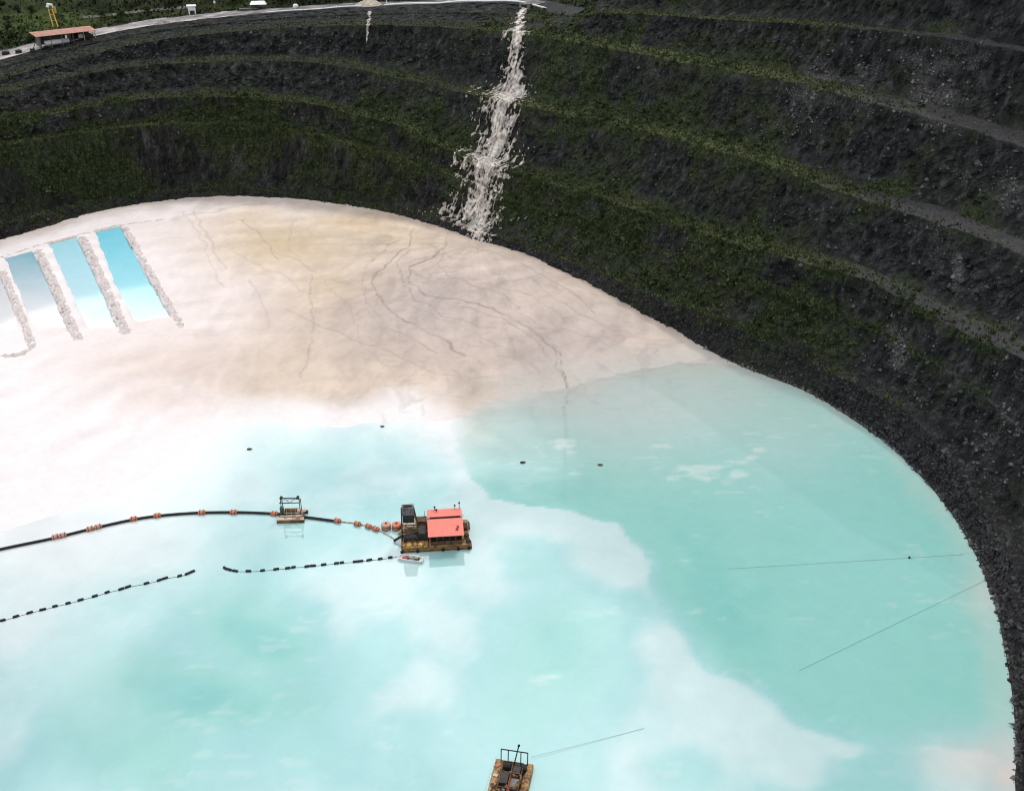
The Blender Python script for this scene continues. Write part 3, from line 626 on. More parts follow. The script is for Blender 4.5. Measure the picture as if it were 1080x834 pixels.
# ------------------------------------------------------------------ waterfall
def fall(name, label, ctr, wid, thr, seed, tiers, tiername):
    ctr = np.array(ctr, float); wid = np.array(wid, float)
    cs = (PXW > ctr[:, 0].min()-60) & (PXW < ctr[:, 0].max()+60) & (ZCW > 0)
    cols = np.where((cs.sum(1) > 20) & (sg < 300))[0]; i0, i1 = cols.min(), cols.max()
    up = 3; us_ = 5
    A = np.stack([WX, WY, WZ, D2], -1)[i0:i1+1]
    ii = np.linspace(0, A.shape[0]-1, (A.shape[0]-1)*us_+1); jj = np.linspace(0, NR-1, (NR-1)*up+1)
    a0 = np.minimum(ii.astype(int), A.shape[0]-2); ft = (ii-a0)[:, None, None]; B = A[a0]*(1-ft)+A[a0+1]*ft
    b0 = np.minimum(jj.astype(int), NR-2); gt = (jj-b0)[None, :, None]; B = B[:, b0]*(1-gt)+B[:, b0+1]*gt
    lv = lvl[np.minimum(np.round(jj).astype(int), NR-1)]
    X, Y, Zz = B[..., 0], B[..., 1], B[..., 2]
    # falling water smooths over the small blocks of the rock behind it
    def soft(Q, n):
        for _ in range(n): Q = (Q+np.roll(Q, 1, 0)+np.roll(Q, -1, 0)+np.roll(Q, 1, 1)+np.roll(Q, -1, 1))/5
        return Q
    Xs, Ys = soft(X, 10), soft(Y, 10); X = .45*X+.55*Xs; Y = .45*Y+.55*Ys
    s_ = sg[i0]+(sg[i1]-sg[i0])*ii/ii[-1]; Sg = np.broadcast_to(s_[:, None], X.shape)
    px, py, _ = proj(X, Y, Zz)
    c = np.interp(py, ctr[:, 1], ctr[:, 0]); wl = np.interp(py, wid[:, 0], wid[:, 1]); wr = np.interp(py, wid[:, 0], wid[:, 2])
    u = (px-c)/np.where(px < c, wl, wr)
    strand = fbm(Sg, Zz*.09, None, .75, 4, seed)*.5+fbm(X, Y, Zz*.7, 1.1, 4, seed+4)*.75+.3*fbm(X, Y, Zz, 4, 3, seed+6)
    ledge = np.isin(lv, [2, 4, 6, 8, 10])[None, :]
    m = 1.08-np.abs(u)**1.2*.95+strand*1.5+np.where(ledge, .2, 0.)+.25*np.exp(-((u+.1)/.25)**2)
    inside = (np.abs(u) < 1.5) & (py > wid[0, 0]) & (py < wid[-1, 0])
    mk = np.where(inside, m, -1)
    lift = .38+.15*np.clip(m-thr, 0, 1)+.08*np.clip(strand, -1, 1)
    nxg = np.interp(s_, sg, nx)[:, None]; nyg = np.interp(s_, sg, ny)[:, None]
    X2 = X-nxg*lift; Y2 = Y-nyg*lift; Z2 = Zz+np.where(ledge, .3, .12)
    tone = np.clip((m-thr)*.6+.9*(.6*fbm(Sg, Zz*.1, None, .5, 4, seed+8)+.7*fbm(X, Y, Zz, .9, 3, seed+9))+.12, 0, 1)[..., None]
    C = np.array([.20, .17, .145])*(1-tone)+np.array([.70, .64, .57])*tone
    Vv = np.stack([X2, Y2, Z2], -1).reshape(-1, 3); Cc = C.reshape(-1, 3)
    Qd = grid_quads(X.shape[0], X.shape[1]); ok = (mk.ravel()[Qd] > thr).sum(1) >= 3; Qd = Qd[ok]
    zz = Vv[Qd][..., 2].mean(1)
    root = None; pyq = py.ravel()[Qd].mean(1)
    if tiers is None:
        us = np.unique(Qd); rm = np.full(len(Vv), -1); rm[us] = np.arange(len(us))
        o = np_mesh(name, Vv[us], rm[Qd], M['fall'], col=Cc[us], smooth=True); return tag(o, label, 'waterfall')
    ctrp = Vv[np.unique(Qd)].mean(0); root = empty(name, tuple(ctrp), 0, label, 'waterfall')
    for a, b in zip(tiers[:-1], tiers[1:]):
        q = Qd[(pyq >= a) & (pyq < b)]
        if len(q) == 0: continue
        us = np.unique(q); rm = np.full(len(Vv), -1); rm[us] = np.arange(len(us))
        np_mesh(tiername, Vv[us]-ctrp, rm[q], M['fall'], col=Cc[us], smooth=True, parent=root)['kind'] = 'stuff'
    # spray knots thrown off the ledges
    sp = MB(); idx = np.where((mk.ravel() > thr-.25) & (mk.ravel() < thr+.2))[0]
    for k in RNG.choice(idx, 260, replace=False):
        p = Vv[k]-ctrp; sp.lump((p[0]+random.uniform(-.3, .3), p[1]-random.uniform(0, .5), p[2]+random.uniform(0, .5)), random.uniform(.08, .26), (1, 1, 1.6), int(k), 5, 3)
    o = sp.build('spray', M['fall'], root); o['kind'] = 'stuff'; me = o.data
    ca = me.color_attributes.new('Col', 'FLOAT_COLOR', 'POINT'); n = len(me.vertices)
    ca.data.foreach_set('color', np.tile(np.array([.5, .46, .41, 1], np.float32), n))
    return root
fall('waterfall', 'tall silty white waterfall stepping down the dark benches onto the beach',
     [(553,4),(549,18),(547,33),(545,60),(541,95),(530,120),(526,150),(519,172),(512,200),(506,225),(502,262)],
     [(8,3,5),(20,6,7),(31,9,9),(34,20,10),(40,14,9),(60,11,10),(80,16,13),(93,34,20),(101,40,24),(112,24,20),(130,26,22),(150,24,24),(162,36,32),(171,54,36),(180,28,24),(200,26,20),(212,28,20),(222,54,38),(232,42,40),(240,22,22),(268,14,12)],
     .62, 131, [0, 36, 100, 172, 226, 300], 'cascade')
fall('rivulet', 'thin short white trickle running down the wall below the rim gravel heap',
     [(391,12),(389,25),(387,45)], [(12,2.5,2.5),(25,2.2,2),(36,1.6,1.5),(46,.8,.8)], .45, 151, None, None)

# ------------------------------------------------------------------ plants and loose rock on the wall
FA = None
def wall_pick(prob, n):
    p = prob.ravel().astype(float); p = np.clip(p, 0, None); cs = np.cumsum(p); r = RNG.random(n)*cs[-1]
    k = np.searchsorted(cs, r); return np.minimum(k, len(p)-1)
area = np.ones_like(WX)
area *= np.gradient(sg)[:, None]
vismask = ((PXW > -40) & (PXW < 1120) & (PYW > -30) & (PYW < 860) & (ZCW > 0)).astype(float)
wff = blob(PXW, PYW, [(548,40,14,40,1.),(540,95,28,20,1.),(522,150,30,40,1.),(508,215,34,40,1.)])
def quads_cloud(P, size, up=.5, col=None, aspect=1.):
    n = len(P); d = RNG.normal(size=(n, 3)); d /= np.linalg.norm(d, axis=1)[:, None]
    e = RNG.normal(size=(n, 3)); e[:, 2] += up; a = np.cross(d, e); a /= np.linalg.norm(a, axis=1)[:, None]+1e-9; b = np.cross(a, d)
    s = (size*RNG.uniform(.6, 1.4, n))[:, None]
    V = np.stack([P-a*s*.5*aspect, P+a*s*.5*aspect, P+a*s*.25*aspect+b*s, P-a*s*.25*aspect+b*s], 1).reshape(-1, 3)
    Q = np.arange(4*n).reshape(-1, 4); C = np.repeat(col, 4, 0) if col is not None else None
    return V, Q, C
# grass tufts
k = wall_pick(area*vismask*np.clip(dry*isb*1.3*(1-.92*rightk)+veg**2*.5-.08, 0, 1)*(1-wff), 70000)
P = V[k]+RNG.normal(size=(len(k), 3))*np.array([.25, .25, .05])
g = np.clip(fbm(P[:, 0], P[:, 1], None, 9, 3, 161)*.8+.5, 0, 1)[:, None]; j = RNG.uniform(.6, 1.4, (len(k), 1))
c = (np.array([.036, .052, .019])*(1-g)+np.array([.088, .096, .042])*g)*j*(.75+.25*(1-rightk.ravel()[k]))[:, None]
a_, b_, c_ = quads_cloud(P, np.full(len(P), .5), 3., c, .8); tag(np_mesh('grass', a_, b_, M['leaf'], col=c_), 'low green and straw coloured grass growing along the quarry benches', 'grass', kind='stuff')
# shrubs: clumps of leaf faces
k = wall_pick(area*vismask*np.clip(veg-.42, 0, 1)*(face[None, :] > .05)*(1-wff)*(lvl > 1)[None, :], 5200)
ce = V[k]; rad = RNG.uniform(.3, 1.0, len(k))*np.where(RNG.random(len(k)) < .08, 1.7, 1); n_ = 18
off = RNG.normal(size=(len(k), n_, 3)); off /= np.linalg.norm(off, axis=2)[..., None]; off *= (RNG.random((len(k), n_, 1))**.4)*rad[:, None, None]; off[..., 2] = np.abs(off[..., 2])*.9
P = (ce[:, None]+off).reshape(-1, 3)
base_c = np.array([.020, .031, .013])+RNG.random((len(k), 1))*np.array([.044, .06, .022]); c = np.repeat(base_c, n_, 0)*RNG.uniform(.6, 1.4, (len(P), 1))
a_, b_, c_ = quads_cloud(P, np.repeat(rad, n_)*.55, .6, c); tag(np_mesh('shrubbery', a_, b_, M['leaf'], col=c_), 'dark green shrubs and creepers clinging to the terraced rock wall', 'shrubs', kind='stuff')
# loose rock: octahedral blocks in patches, at the face feet and along the waterline
pr = area*vismask*(np.clip(pale-.35, 0, 1)**1.5+.05*np.isin(lvl, [3, 5, 7, 9, 11])[None, :]*(veg < .45)+.35*np.isin(lvl, [0, 1])[None, :]*(PXW > 420)+.25*np.isin(lvl, [1, 2])[None, :])*(1-wff*.7)
k = wall_pick(pr, 30000); ce = V[k]; r = np.minimum(RNG.gamma(2.0, .11, len(k))+.08, .75)
oc = np.array([(1,0,0),(0,1,0),(-1,0,0),(0,-1,0),(0,0,1),(0,0,-1)], float)
tv = oc[None]*(1+RNG.uniform(-.4, .4, (len(k), 6, 3)))*RNG.uniform(.6, 1.3, (len(k), 1, 3))
an = RNG.random(len(k))*6.28; ca, sa = np.cos(an)[:, None], np.sin(an)[:, None]
tv = np.stack([tv[..., 0]*ca-tv[..., 1]*sa, tv[..., 0]*sa+tv[..., 1]*ca, tv[..., 2]], -1)*r[:, None, None]+ce[:, None]
tf = np.array([(0,1,4),(1,2,4),(2,3,4),(3,0,4),(1,0,5),(2,1,5),(3,2,5),(0,3,5)])
Q = (tf[None]+6*np.arange(len(k))[:, None, None]).reshape(-1, 3)
tn = np.clip(pale.ravel()[k]*1.1*RNG.random(len(k))**1.5+.08*RNG.random(len(k))**3, 0, 1)[:, None]
c = np.array([.024, .024, .025])*(1-tn)+np.array([.30, .285, .28])*tn
tag(np_mesh('rubble', tv.reshape(-1, 3), Q, M['rock'], col=np.repeat(c, 6, 0)), 'loose grey and pale stones lying on the benches and at the waterline', 'rubble', kind='stuff')

# ------------------------------------------------------------------ trees behind the road
def tree_proto(h, w, tone, seed, label, n=520):
    r0 = np.random.default_rng(seed); t = empty('tree', (0, 0, 0), 0, label, 'tree', 'trees on the hill behind the rim road')
    tb = MB(); tb.tube([(0, 0, -.5), (.1, .05, h*.3), (.0, .1, h*.62)], [.22, .16, .08], 6)
    cl = []
    for i in range(7):
        a = i*2.4+seed; q = (math.cos(a)*w*.33*r0.uniform(.5, 1.1), math.sin(a)*w*.33*r0.uniform(.5, 1.1), h*r0.uniform(.45, .88))
        tb.tube([(0, 0, h*.3+i*.03*h), (q[0]*.5, q[1]*.5, q[2]*.8), q], [.1, .06, .03], 5); cl.append(q)
    tb.build('trunk', M['bark'], t)
    cl = np.array(cl); k = r0.integers(0, len(cl), n); o = r0.normal(size=(n, 3)); o /= np.linalg.norm(o, axis=1)[:, None]; o *= (r0.random((n, 1))**.45)*w*.27
    o[:, 2] *= .8; P = cl[k]+o; c = np.array(tone)*(.55+.25*(k[:, None] % 4))*r0.uniform(.6, 1.4, (n, 1))
    a_, b_, c_ = quads_cloud(P, np.full(n, .62), .5, c); np_mesh('crown', a_, b_, M['leaf'], col=c_, parent=t); return t
protos = [tree_proto(7.5, 5.5, (.035, .05, .022), 1, 'dark rounded tree on the hillside behind the rim road'), tree_proto(5.2, 5.6, (.05, .075, .026), 2, 'low bushy green tree on the hillside behind the rim road'), tree_proto(9, 4.6, (.05, .055, .035), 3, 'tall thin greyish tree on the hillside behind the rim road')]
spots = [(8,24,1),(20,20,2),(33,14,1),(3,12,0),(22,6,0),(44,6,0),(70,8,0),(84,6,2),(98,3,0),(112,8,0),(124,2,2),(140,5,1),(150,2,0),(165,6,2),(176,2,0),(186,5,1),(215,5,2),(225,1,0),(244,4,1),(252,0,0),(290,3,2),(301,1,0),(322,2,1),(335,3,0),(348,0,2),(360,1,1),(425,0,0),(440,-1,1),(462,-2,0),(480,-2,1),(500,-4,0),(520,-5,2),(12,42,1),(24,36,1),(10,34,0),(34,44,1),(118,14,1),(138,11,1),(155,14,1),(178,11,0),(60,3,2),(300,5,1),(5,48,1),(108,20,1),(128,20,1)]
usedp = set()
for px, py, kd in spots:
    p = land(px, py)
    if p is None: continue
    o = protos[kd] if kd not in usedp else copy_tree(protos[kd]); usedp.add(kd)
    s = random.uniform(.75, 1.25)*(.55 if py > 10 else 1.); o.location = p; o.rotation_euler = (0, 0, random.uniform(0, 6)); o.scale = (s, s, s*random.uniform(.85, 1.1))
# hill grass and undergrowth
hx = RNG.uniform(-330, 80, 60000); hy = RNG.uniform(330, 520, 60000)
P = []; 
GXf = GX[:, 8:20]; GYf = GY[:, 8:20]; GZf = GZ[:, 8:20]
ii = RNG.integers(0, 259, 26000); jj = RNG.integers(0, 11, 26000); fu = RNG.random(26000); fv = RNG.random(26000)
def bil(A): return A[ii, jj]*(1-fu)*(1-fv)+A[ii+1, jj]*fu*(1-fv)+A[ii, jj+1]*(1-fu)*fv+A[ii+1, jj+1]*fu*fv
P = np.stack([bil(GXf), bil(GYf), bil(GZf)], 1); qx, qy, _ = proj(P[:, 0], P[:, 1], P[:, 2])
lit = np.clip(.05+.5*fbm(P[:, 0], P[:, 1], None, 14, 3, 171)+blob(qx, qy, [(55,22,60,12,1.),(250,9,70,8,.4)]), 0, 1)[:, None]  # same sunlit band painted into the grass colour, over random patches
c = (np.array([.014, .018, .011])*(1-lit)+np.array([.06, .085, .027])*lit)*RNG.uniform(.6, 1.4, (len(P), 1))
a_, b_, c_ = quads_cloud(P, RNG.uniform(.4, 1.1, len(P)), 1.6, c); tag(np_mesh('undergrowth', a_, b_, M['leaf'], col=c_), 'tangled grass and undergrowth covering the slope behind the road', 'undergrowth', kind='stuff')

# ------------------------------------------------------------------ things along the rim
def rim_angle(px):
    k = rim_frame(px); k2 = min(k+6, 258); return math.atan2((oy+ony*dR)[k2]-(oy+ony*dR)[k-6 if k >= 6 else 0], (ox+onx*dR)[k2]-(ox+onx*dR)[k-6 if k >= 6 else 0])
# shed
sp = land(70, 47); az = math.atan2(*(lambda a, b: (b.y-a.y, b.x-a.x))(land(43, 52), land(100, 40)))
sc = 1.0
shed = empty('open_shed', sp, az, 'long open fronted shed with rusty red roof beside the rim road', 'shed')
Ls = (land(100, 40)-land(42, 52)).length; 
Ls = min(max(Ls, 18), 30); h0 = 4.0
MB().box((-Ls*.22, 3.0, 1.7), (Ls*.52, .15, 3.8)).box((-Ls*.47, 0, 1.5), (.15, 5.8, 3.6)).box((.08*Ls, 1.0, 1.6), (.15, 4, 3.6)).build('wall', M['grey'], shed)
MB().box((Ls*.27, 3.1, 1.5), (Ls*.4, .12, 3.6)).build('back_panel', M['dark'], shed)
rf = MB(); rf.add([(-Ls/2-.8, -3.2, h0-.1), (Ls/2+.6, -3.2, h0-.1), (Ls/2+.3, 3.6, h0+.7), (-Ls/2-1.2, 3.6, h0+.7), (-Ls/2-.8, -3.2, h0-.25), (Ls/2+.6, -3.2, h0-.25), (Ls/2+.3, 3.6, h0+.55), (-Ls/2-1.2, 3.6, h0+.55)], [(0,1,2,3),(7,6,5,4),(0,4,5,1),(1,5,6,2),(2,6,7,3),(3,7,4,0)])
for i in range(int(Ls/1.0)): x = -Ls/2-.5+i; rf.bar((x, -3.2, h0-.07), (x-.3, 3.6, h0+.73), .07)
rf.build('roof', M['shedroof'], shed)
for i in range(6):
    x = -Ls/2+.2+i*(Ls-.4)/5; MB().box((x, -2.9, h0/2-.5), (.2, .2, h0+.5)).build('post', M['cream' if i > 3 else 'grey'], shed)
def on_shed(lx, ly):
    v = Matrix.Rotation(az, 3, 'Z') @ Vector((lx, ly, 0)); return sp+v
def ground_at(v): return Vector((v.x, v.y, ground_z(v.x, v.y)))
def gen(px, py): return land(px, py)
# white tank in front of the shed
p = land(60.5, 49.5); tk = empty('long_tank', p, az+.05, 'long white cylindrical tank lying on cradles in front of the red roofed shed', 'tank')
MB().tube([(-4.8, 0, 1.2), (-4.5, 0, 1.2), (4.5, 0, 1.2), (4.8, 0, 1.2)], [.55, .95, .95, .55], 14).build('tank_body', M['white'], tk, True)
for x in (-3, 3): MB().box((x, 0, .25), (.5, 1.8, .9)).build('cradle', M['grey'], tk)
MB().tube([(1, 0, 2.1), (1, 0, 2.45)], .3, 10).build('hatch', M['grey'], tk)
# hoist frame behind the shed
p = land(59, 27); hz = empty('hoist_frame', p, 0.0, 'slanted yellow two legged hoist frame with white head behind the shed', 'hoist')
hh = 7.0
for x in (-1., .9): MB().bar((x+1.2, -3.2, 0), (x*.7-1.0, 0, hh), .5).build('leg', M['yellow'], hz)
for t in (.3, .6, .85): MB().bar((1.2-2.0*t-.9, -3.2+3.2*t, hh*t), (1.2-2.0*t+.9, -3.2+3.2*t, hh*t), .22).build('crossbar', M['yellow'], hz)
MB().box((-.9, 0, hh+.5), (2.6, 1.5, 1.4), .15, 0, .2, .8).build('head', M['white'], hz); MB().tube([(-.4, -.9, hh+.1), (-.4, .9, hh+.1)], .6, 10).build('sheave', M['grey'], hz)
MB().box((.6, .4, hh-1.2), (.9, .8, 2.4)).build('counterweight', M['yellow'], hz)
# pump sets under the open half of the shed
def skid(px, py, rz, label, body, s=1.0):
    p = land(px, py); o = empty('pump_set', p, rz, label, 'pump')
    MB().box((0, 0, .2*s), (2.8*s, 1.2*s, .3*s)).build('skid', M['dark'], o); MB().box((-.5*s, 0, .95*s), (1.5*s, 1.0*s, 1.2*s), 0, 0, 0, .9).build('engine', M[body], o)
    MB().tube([(.3*s, 0, .8*s), (1.3*s, 0, .8*s)], .45*s, 10).build('pump_casing', M['grey'], o); MB().tube([(-.8*s, 0, 1.5*s), (-.8*s, 0, 2.3*s), (-1.0*s, 0, 2.5*s)], .09*s, 6).build('exhaust', M['dark'], o)
skid(87, 42.5, az, 'white engine pump set on a skid under the open end of the shed', 'white', 1.1)
skid(95, 41, az+.2, 'brown engine pump set beside the end posts of the shed', 'brown', 1.0)
# tyres and pole left of the shed
def tyre(px, py, r, label):
    p = land(px, py); o = empty('tyre_stack', p, 0, label, 'tyres')
    for i in range(2):
        m = MB(); n = 16; v = []; f = []
        for a in range(n):
            for b in range(6):
                q = r*.72+r*.28*math.cos(b*math.pi/3); v.append((q*math.cos(a*2*math.pi/n), q*math.sin(a*2*math.pi/n), .35+i*.62+.3*math.sin(b*math.pi/3)))
        for a in range(n):
            for b in range(6): f.append((a*6+b, ((a+1) % n)*6+b, ((a+1) % n)*6+(b+1) % 6, a*6+(b+1) % 6))
        m.add(v, f); m.build('tyre', M['black'], o, True)
tyre(6.5, 58, 1.5, 'bigger black tyre stack on the road at the frame edge'); tyre(20, 56.5, 1.3, 'smaller black tyre stack on the road, nearer the shed')
p = land(34.5, 56); pl = empty('leaning_boom', p, .3, 'dark boom pole leaning up from a small winch left of the tank', 'boom'); MB().bar((0, 0, .3), (2.2, .6, 4.2), .28).build('pole', M['dark'], pl); MB().box((0, 0, .5), (1.6, 1.2, 1.)).build('winch', M['dark'], pl)
p = land(84, 26); pl = empty('thin_mast', p, 0, 'thin grey leaning mast rising behind the shed roof', 'mast'); MB().bar((0, 0, 0), (1.4, 0, 5.5), .2).build('pole', M['grey'], pl); MB().box((0, 0, .15), (.8, .8, .3)).build('foot', M['grey'], pl)
# white kiosk
p = land(203, 15.5); kz = empty('kiosk', p, rim_angle(203), 'small white kiosk cabin with dark doorway beside the rim road', 'kiosk')
MB().box((0, 0, 2.5), (3.0, 2.4, 1.7)).box((-1.2, 0, .8), (.5, 2.2, 1.9)).box((1.2, 0, .8), (.5, 2.2, 1.9)).box((0, 1., .8), (1.9, .2, 1.9)).build('wall', M['white'], kz)
MB().box((0, -.95, .7), (1.4, .1, 1.6)).build('door', M['dark'], kz); MB().box((0, 0, 3.5), (3.9, 3.0, .22), 0, .08).build('roof', M['white'], kz)
# white roofed shelter
p = land(273, 10.5); kz = empty('shelter', p, rim_angle(273)+.1, 'open shelter with pitched white roof and dark posts above the rim', 'shelter')
for x in (-2.3, 0, 2.3):
    for y in (-1.3, 1.3): MB().box((x, y, 1.1), (.2, .2, 2.6)).build('post', M['dark'], kz)
MB().add; r_ = MB(); r_.add([(-3.4, -2.4, 2.3), (3.4, -2.4, 2.3), (2.6, 0, 3.5), (-2.6, 0, 3.5), (3.4, 2.2, 2.4), (-3.4, 2.2, 2.4)], [(0, 1, 2, 3), (3, 2, 4, 5), (0, 3, 5), (1, 4, 2)]); r_.build('roof', M['white'], kz)
MB().box((0, .6, .6), (3.6, .8, 1.)).build('bench', M['dark'], kz)
p = land(312, 9.5); kz = empty('water_tank', p, 0, 'squat white water tank with lid standing alone on the rim road', 'tank'); MB().tube([(0, 0, .1), (0, 0, 1.5), (0, 0, 1.9)], [1.1, 1.1, .5], 14).build('tank_body', M['white'], kz, True); MB().tube([(0, 0, 1.85), (0, 0, 2.1)], .4, 10).build('lid', M['grey'], kz)
p = land(227, 9); kz = empty('marker_post', p, 0, 'orange and white marker post on the bank between kiosk and shelter', 'marker post'); MB().tube([(0, 0, -.2), (0, 0, 2.1)], .14, 8).build('post', M['orange'], kz); MB().tube([(0, 0, 2.0), (0, 0, 2.9)], [.45, .4], 8).build('marker_head', M['white'], kz)
p = land(263, 11.5); kz = empty('pipe_rack', p, rim_angle(262), 'dark pipes lying on low trestles left of the white shelter', 'pipe rack')
for y in (-.5, 0, .5): MB().tube([(-4, y, .8), (4, y, .8)], .2, 8).build('pipe', M['grey'], kz)
for x in (-3, 3): MB().box((x, 0, .3), (.25, 1.6, .7)).build('trestle', M['dark'], kz)
# gravel heaps
def heap(px, py, r, h, label, seed, col):
    p = land(px, py); n = 40; u = np.linspace(0, 1, 14); th = np.linspace(0, 2*math.pi, n, endpoint=False)
    U, T_ = np.meshgrid(u, th, indexing='ij'); X = r*U*np.cos(T_)*1.6; Y = r*U*np.sin(T_)
    nn = fbm(X+seed, Y, None, 1.4, 4, seed, True); Zz = h*(1-U)**.8*(1+.35*nn)+.25*nn*(1-U)-.35*U; 
    V_ = np.stack([X, Y, Zz], -1).reshape(-1, 3); i = np.arange(13)[:, None]; j = np.arange(n)[None]; Q_ = np.stack([i*n+j, (i+1)*n+j, (i+1)*n+(j+1) % n, i*n+(j+1) % n], -1).reshape(-1, 4)
    o = np_mesh('gravel_heap', V_, Q_, M['gravel'], col=np.tile(np.array(col), (len(V_), 1))*(.8+.35*nn.reshape(-1, 1))); o.location = p; o.rotation_euler = (0, 0, rim_angle(px)); return tag(o, label, 'heap')
heap(390, 6, 4.2, 2.6, 'pale tan gravel heap on the rim above the thin trickle', 181, (.5, .43, .35)); heap(172, 25, 2.6, 1.3, 'low mixed rubble heap along the road below the kiosk', 183, (.3, .27, .24))
p = land(408, 5.5); kz = empty('standpipe', p, 0, 'small white standpipe with a cap right of the tan gravel heap', 'standpipe'); MB().tube([(0, 0, -.2), (0, 0, 1.9)], .2, 8).build('post', M['white'], kz); MB().lump((0, 0, 2.1), .42, (1, 1, 1), 3).build('cap', M['white'], kz)
# rim pipelines
def rim_pipe(name, x0, x1, tfrac, r, mat, label, lift=.5, sag=.0):
    ks = np.arange(rim_frame(x0), rim_frame(x1)+1, 2); pts = []
    for k in ks:
        t = tfrac; x = ox[k]+onx[k]*(dR[k]+(dU[k]-dR[k])*t); y = oy[k]+ony[k]*(dR[k]+(dU[k]-dR[k])*t)
        pts.append((x, y, ground_z(x, y)+lift+.15*math.sin(k*.4)))
    c = Vector(pts[len(pts)//2]); o = empty(name, c, 0, label, 'pipe'); MB().tube([Vector(q)-c for q in pts], r, 8).build('pipe_run', mat, o, True)
    for q in pts[::4]: MB().box((q[0]-c.x, q[1]-c.y, q[2]-c.z-lift*.5-.1), (.5, .5, lift+.2)).build('support', M['grey'], o)
rim_pipe('rim_pipe', 404, 556, .15, .34, M['white'], 'white pipe along the rim from the gravel heap to the waterfall', .6)
rim_pipe('rim_pipe', 280, 384, .1, .24, M['white'], 'thin white pipe along the rim from the shelter to the gravel heap', .4)
rim_pipe('rim_pipe', 560, 578, .12, .34, M['white'], 'white pipe continuing along the rim right of the waterfall', .6)
# outlet culvert at the head of the waterfall
k = rim_frame(555); p = Vector((ox[k]+onx[k]*(dR[k]-.6), oy[k]+ony[k]*(dR[k]-.6), zR[k]-.6)); cz = empty('culvert', p, rim_angle(553), 'dark culvert outlet at the head of the tall waterfall', 'culvert')
MB().box((-1.7, 0, -.2), (1., 2.2, 2.8)).box((1.7, 0, -.2), (1., 2.2, 2.8)).box((0, 0, 1.4), (4.4, 2.2, .5)).build('headwall', M['grey'], cz); MB().tube([(0, -1.0, 0), (0, 1.4, .2)], 1.0, 14).build('pipe_mouth', M['dark'], cz)

# ------------------------------------------------------------------ dredge
p = at(459.5, 581); YA = R(5.5)
def local(p, rz, lx, ly): return p+(Matrix.Rotation(rz, 3, 'Z') @ Vector((lx, ly, 0)))
dp = local(p, YA, 0, 4.3); dr = empty('dredge_barge', dp, YA, 'rusty dredge barge with salmon red cabin roof and dark gantry', 'dredge')
for y in (-3.2, 3.2): MB().box((0, y, .15), (13.4, 2.2, 1.5)).tube([(6.7, y-1.1, .2), (6.7, y+1.1, .2)], .55, 10).build('pontoon', M['rust'], dr, bevel=.12)
MB().box((0, 0, .1), (12.6, 4.1, 1.2)).build('hull', M['rust'], dr); MB().box((-4.1, -.1, 1.0), (5.3, 8.2, .16)).box((2.8, 0, .98), (8., 8.4, .12)).build('deck', M['ochre'], dr)
for y in (-4.36, 4.36): MB().box((0, y, .62), (13.2, .14, .18)).build('rubbing_strake', M['ochre'], dr)
cab = MB(); cab.box((2.2, 3.6, 2.3), (6.2, .12, 2.6)).box((-.85, 0, 2.3), (.12, 7., 2.6)).box((5.25, 0, 2.3), (.12, 7., 2.6)); cab.build('cabin_wall', M['brown'], dr)
fr = MB()
for i in range(6): fr.box((-.9+i*1.24, -3.75, 2.35), (.16, .16, 2.7))
fr.box((2.2, -3.75, 1.55), (6.2, .1, .75)).box((2.2, -3.75, 3.5), (6.3, .14, .25)); fr.build('cabin_front', M['brown'], dr)
MB().box((2.2, -2.6, 1.7), (4.6, 1.4, 1.3)).build('engine', M['dark'], dr)
def slab(a, b, c, d, t=.1):
    m = MB(); v = [Vector(q) for q in (a, b, c, d)]; m.add(v+[q-Vector((0, 0, t)) for q in v], [(0,1,2,3),(7,6,5,4),(0,4,5,1),(1,5,6,2),(2,6,7,3),(3,7,4,0)]); return m
def corrug(m, a, b, c, d, n, r=.035):
    a, b, c, d = map(Vector, (a, b, c, d))
    for i in range(n+1):
        t = i/n; m.bar(a.lerp(b, t)+Vector((0, 0, .02)), d.lerp(c, t)+Vector((0, 0, .02)), r*2)
    return m
q = [(-1.35, -4.6, 3.75), (5.65, -4.6, 3.75), (5.65, .55, 4.25), (-1.35, .55, 4.25)]; corrug(slab(*q), *q, 16).build('roof_panel', M['red'], dr)
q = [(-1.35, 1.2, 4.3), (5.6, 1.2, 4.3), (5.55, 4.4, 3.85), (-1.35, 4.4, 3.85)]; corrug(slab(*q), *q, 16).build('roof_panel', M['red'], dr)
MB().box((2.1, .88, 3.95), (7.0, .6, .1)).build('ridge_gap', M['dark'], dr); MB().bar((-1.8, .85, 4.45), (6.0, .85, 4.5), .14).bar((-1.4, .55, 4.35), (-1.4, .55, 3.2), .1).build('ridge_pipe', M['redp'], dr)
MB().box((4.4, -2.9, 4.1), (.5, .35, .3)).build('roof_vent', M['redp'], dr); MB().box((4.6, -2.2, 4.2), (.4, .3, .25)).build('roof_vent', M['redp'], dr)
for x, y, h in [(5.2, 4.2, 1.2), (4.3, 4.1, .7), (.2, 4.0, .6), (.5, 3.3, .4)]: MB().tube([(x, y, 3.7), (x, y, 4.0+h)], .07, 6).lump((x, y, 4.1+h), .22, (1, 1, 1), int(x*10)).build('roof_light', M['black'], dr)
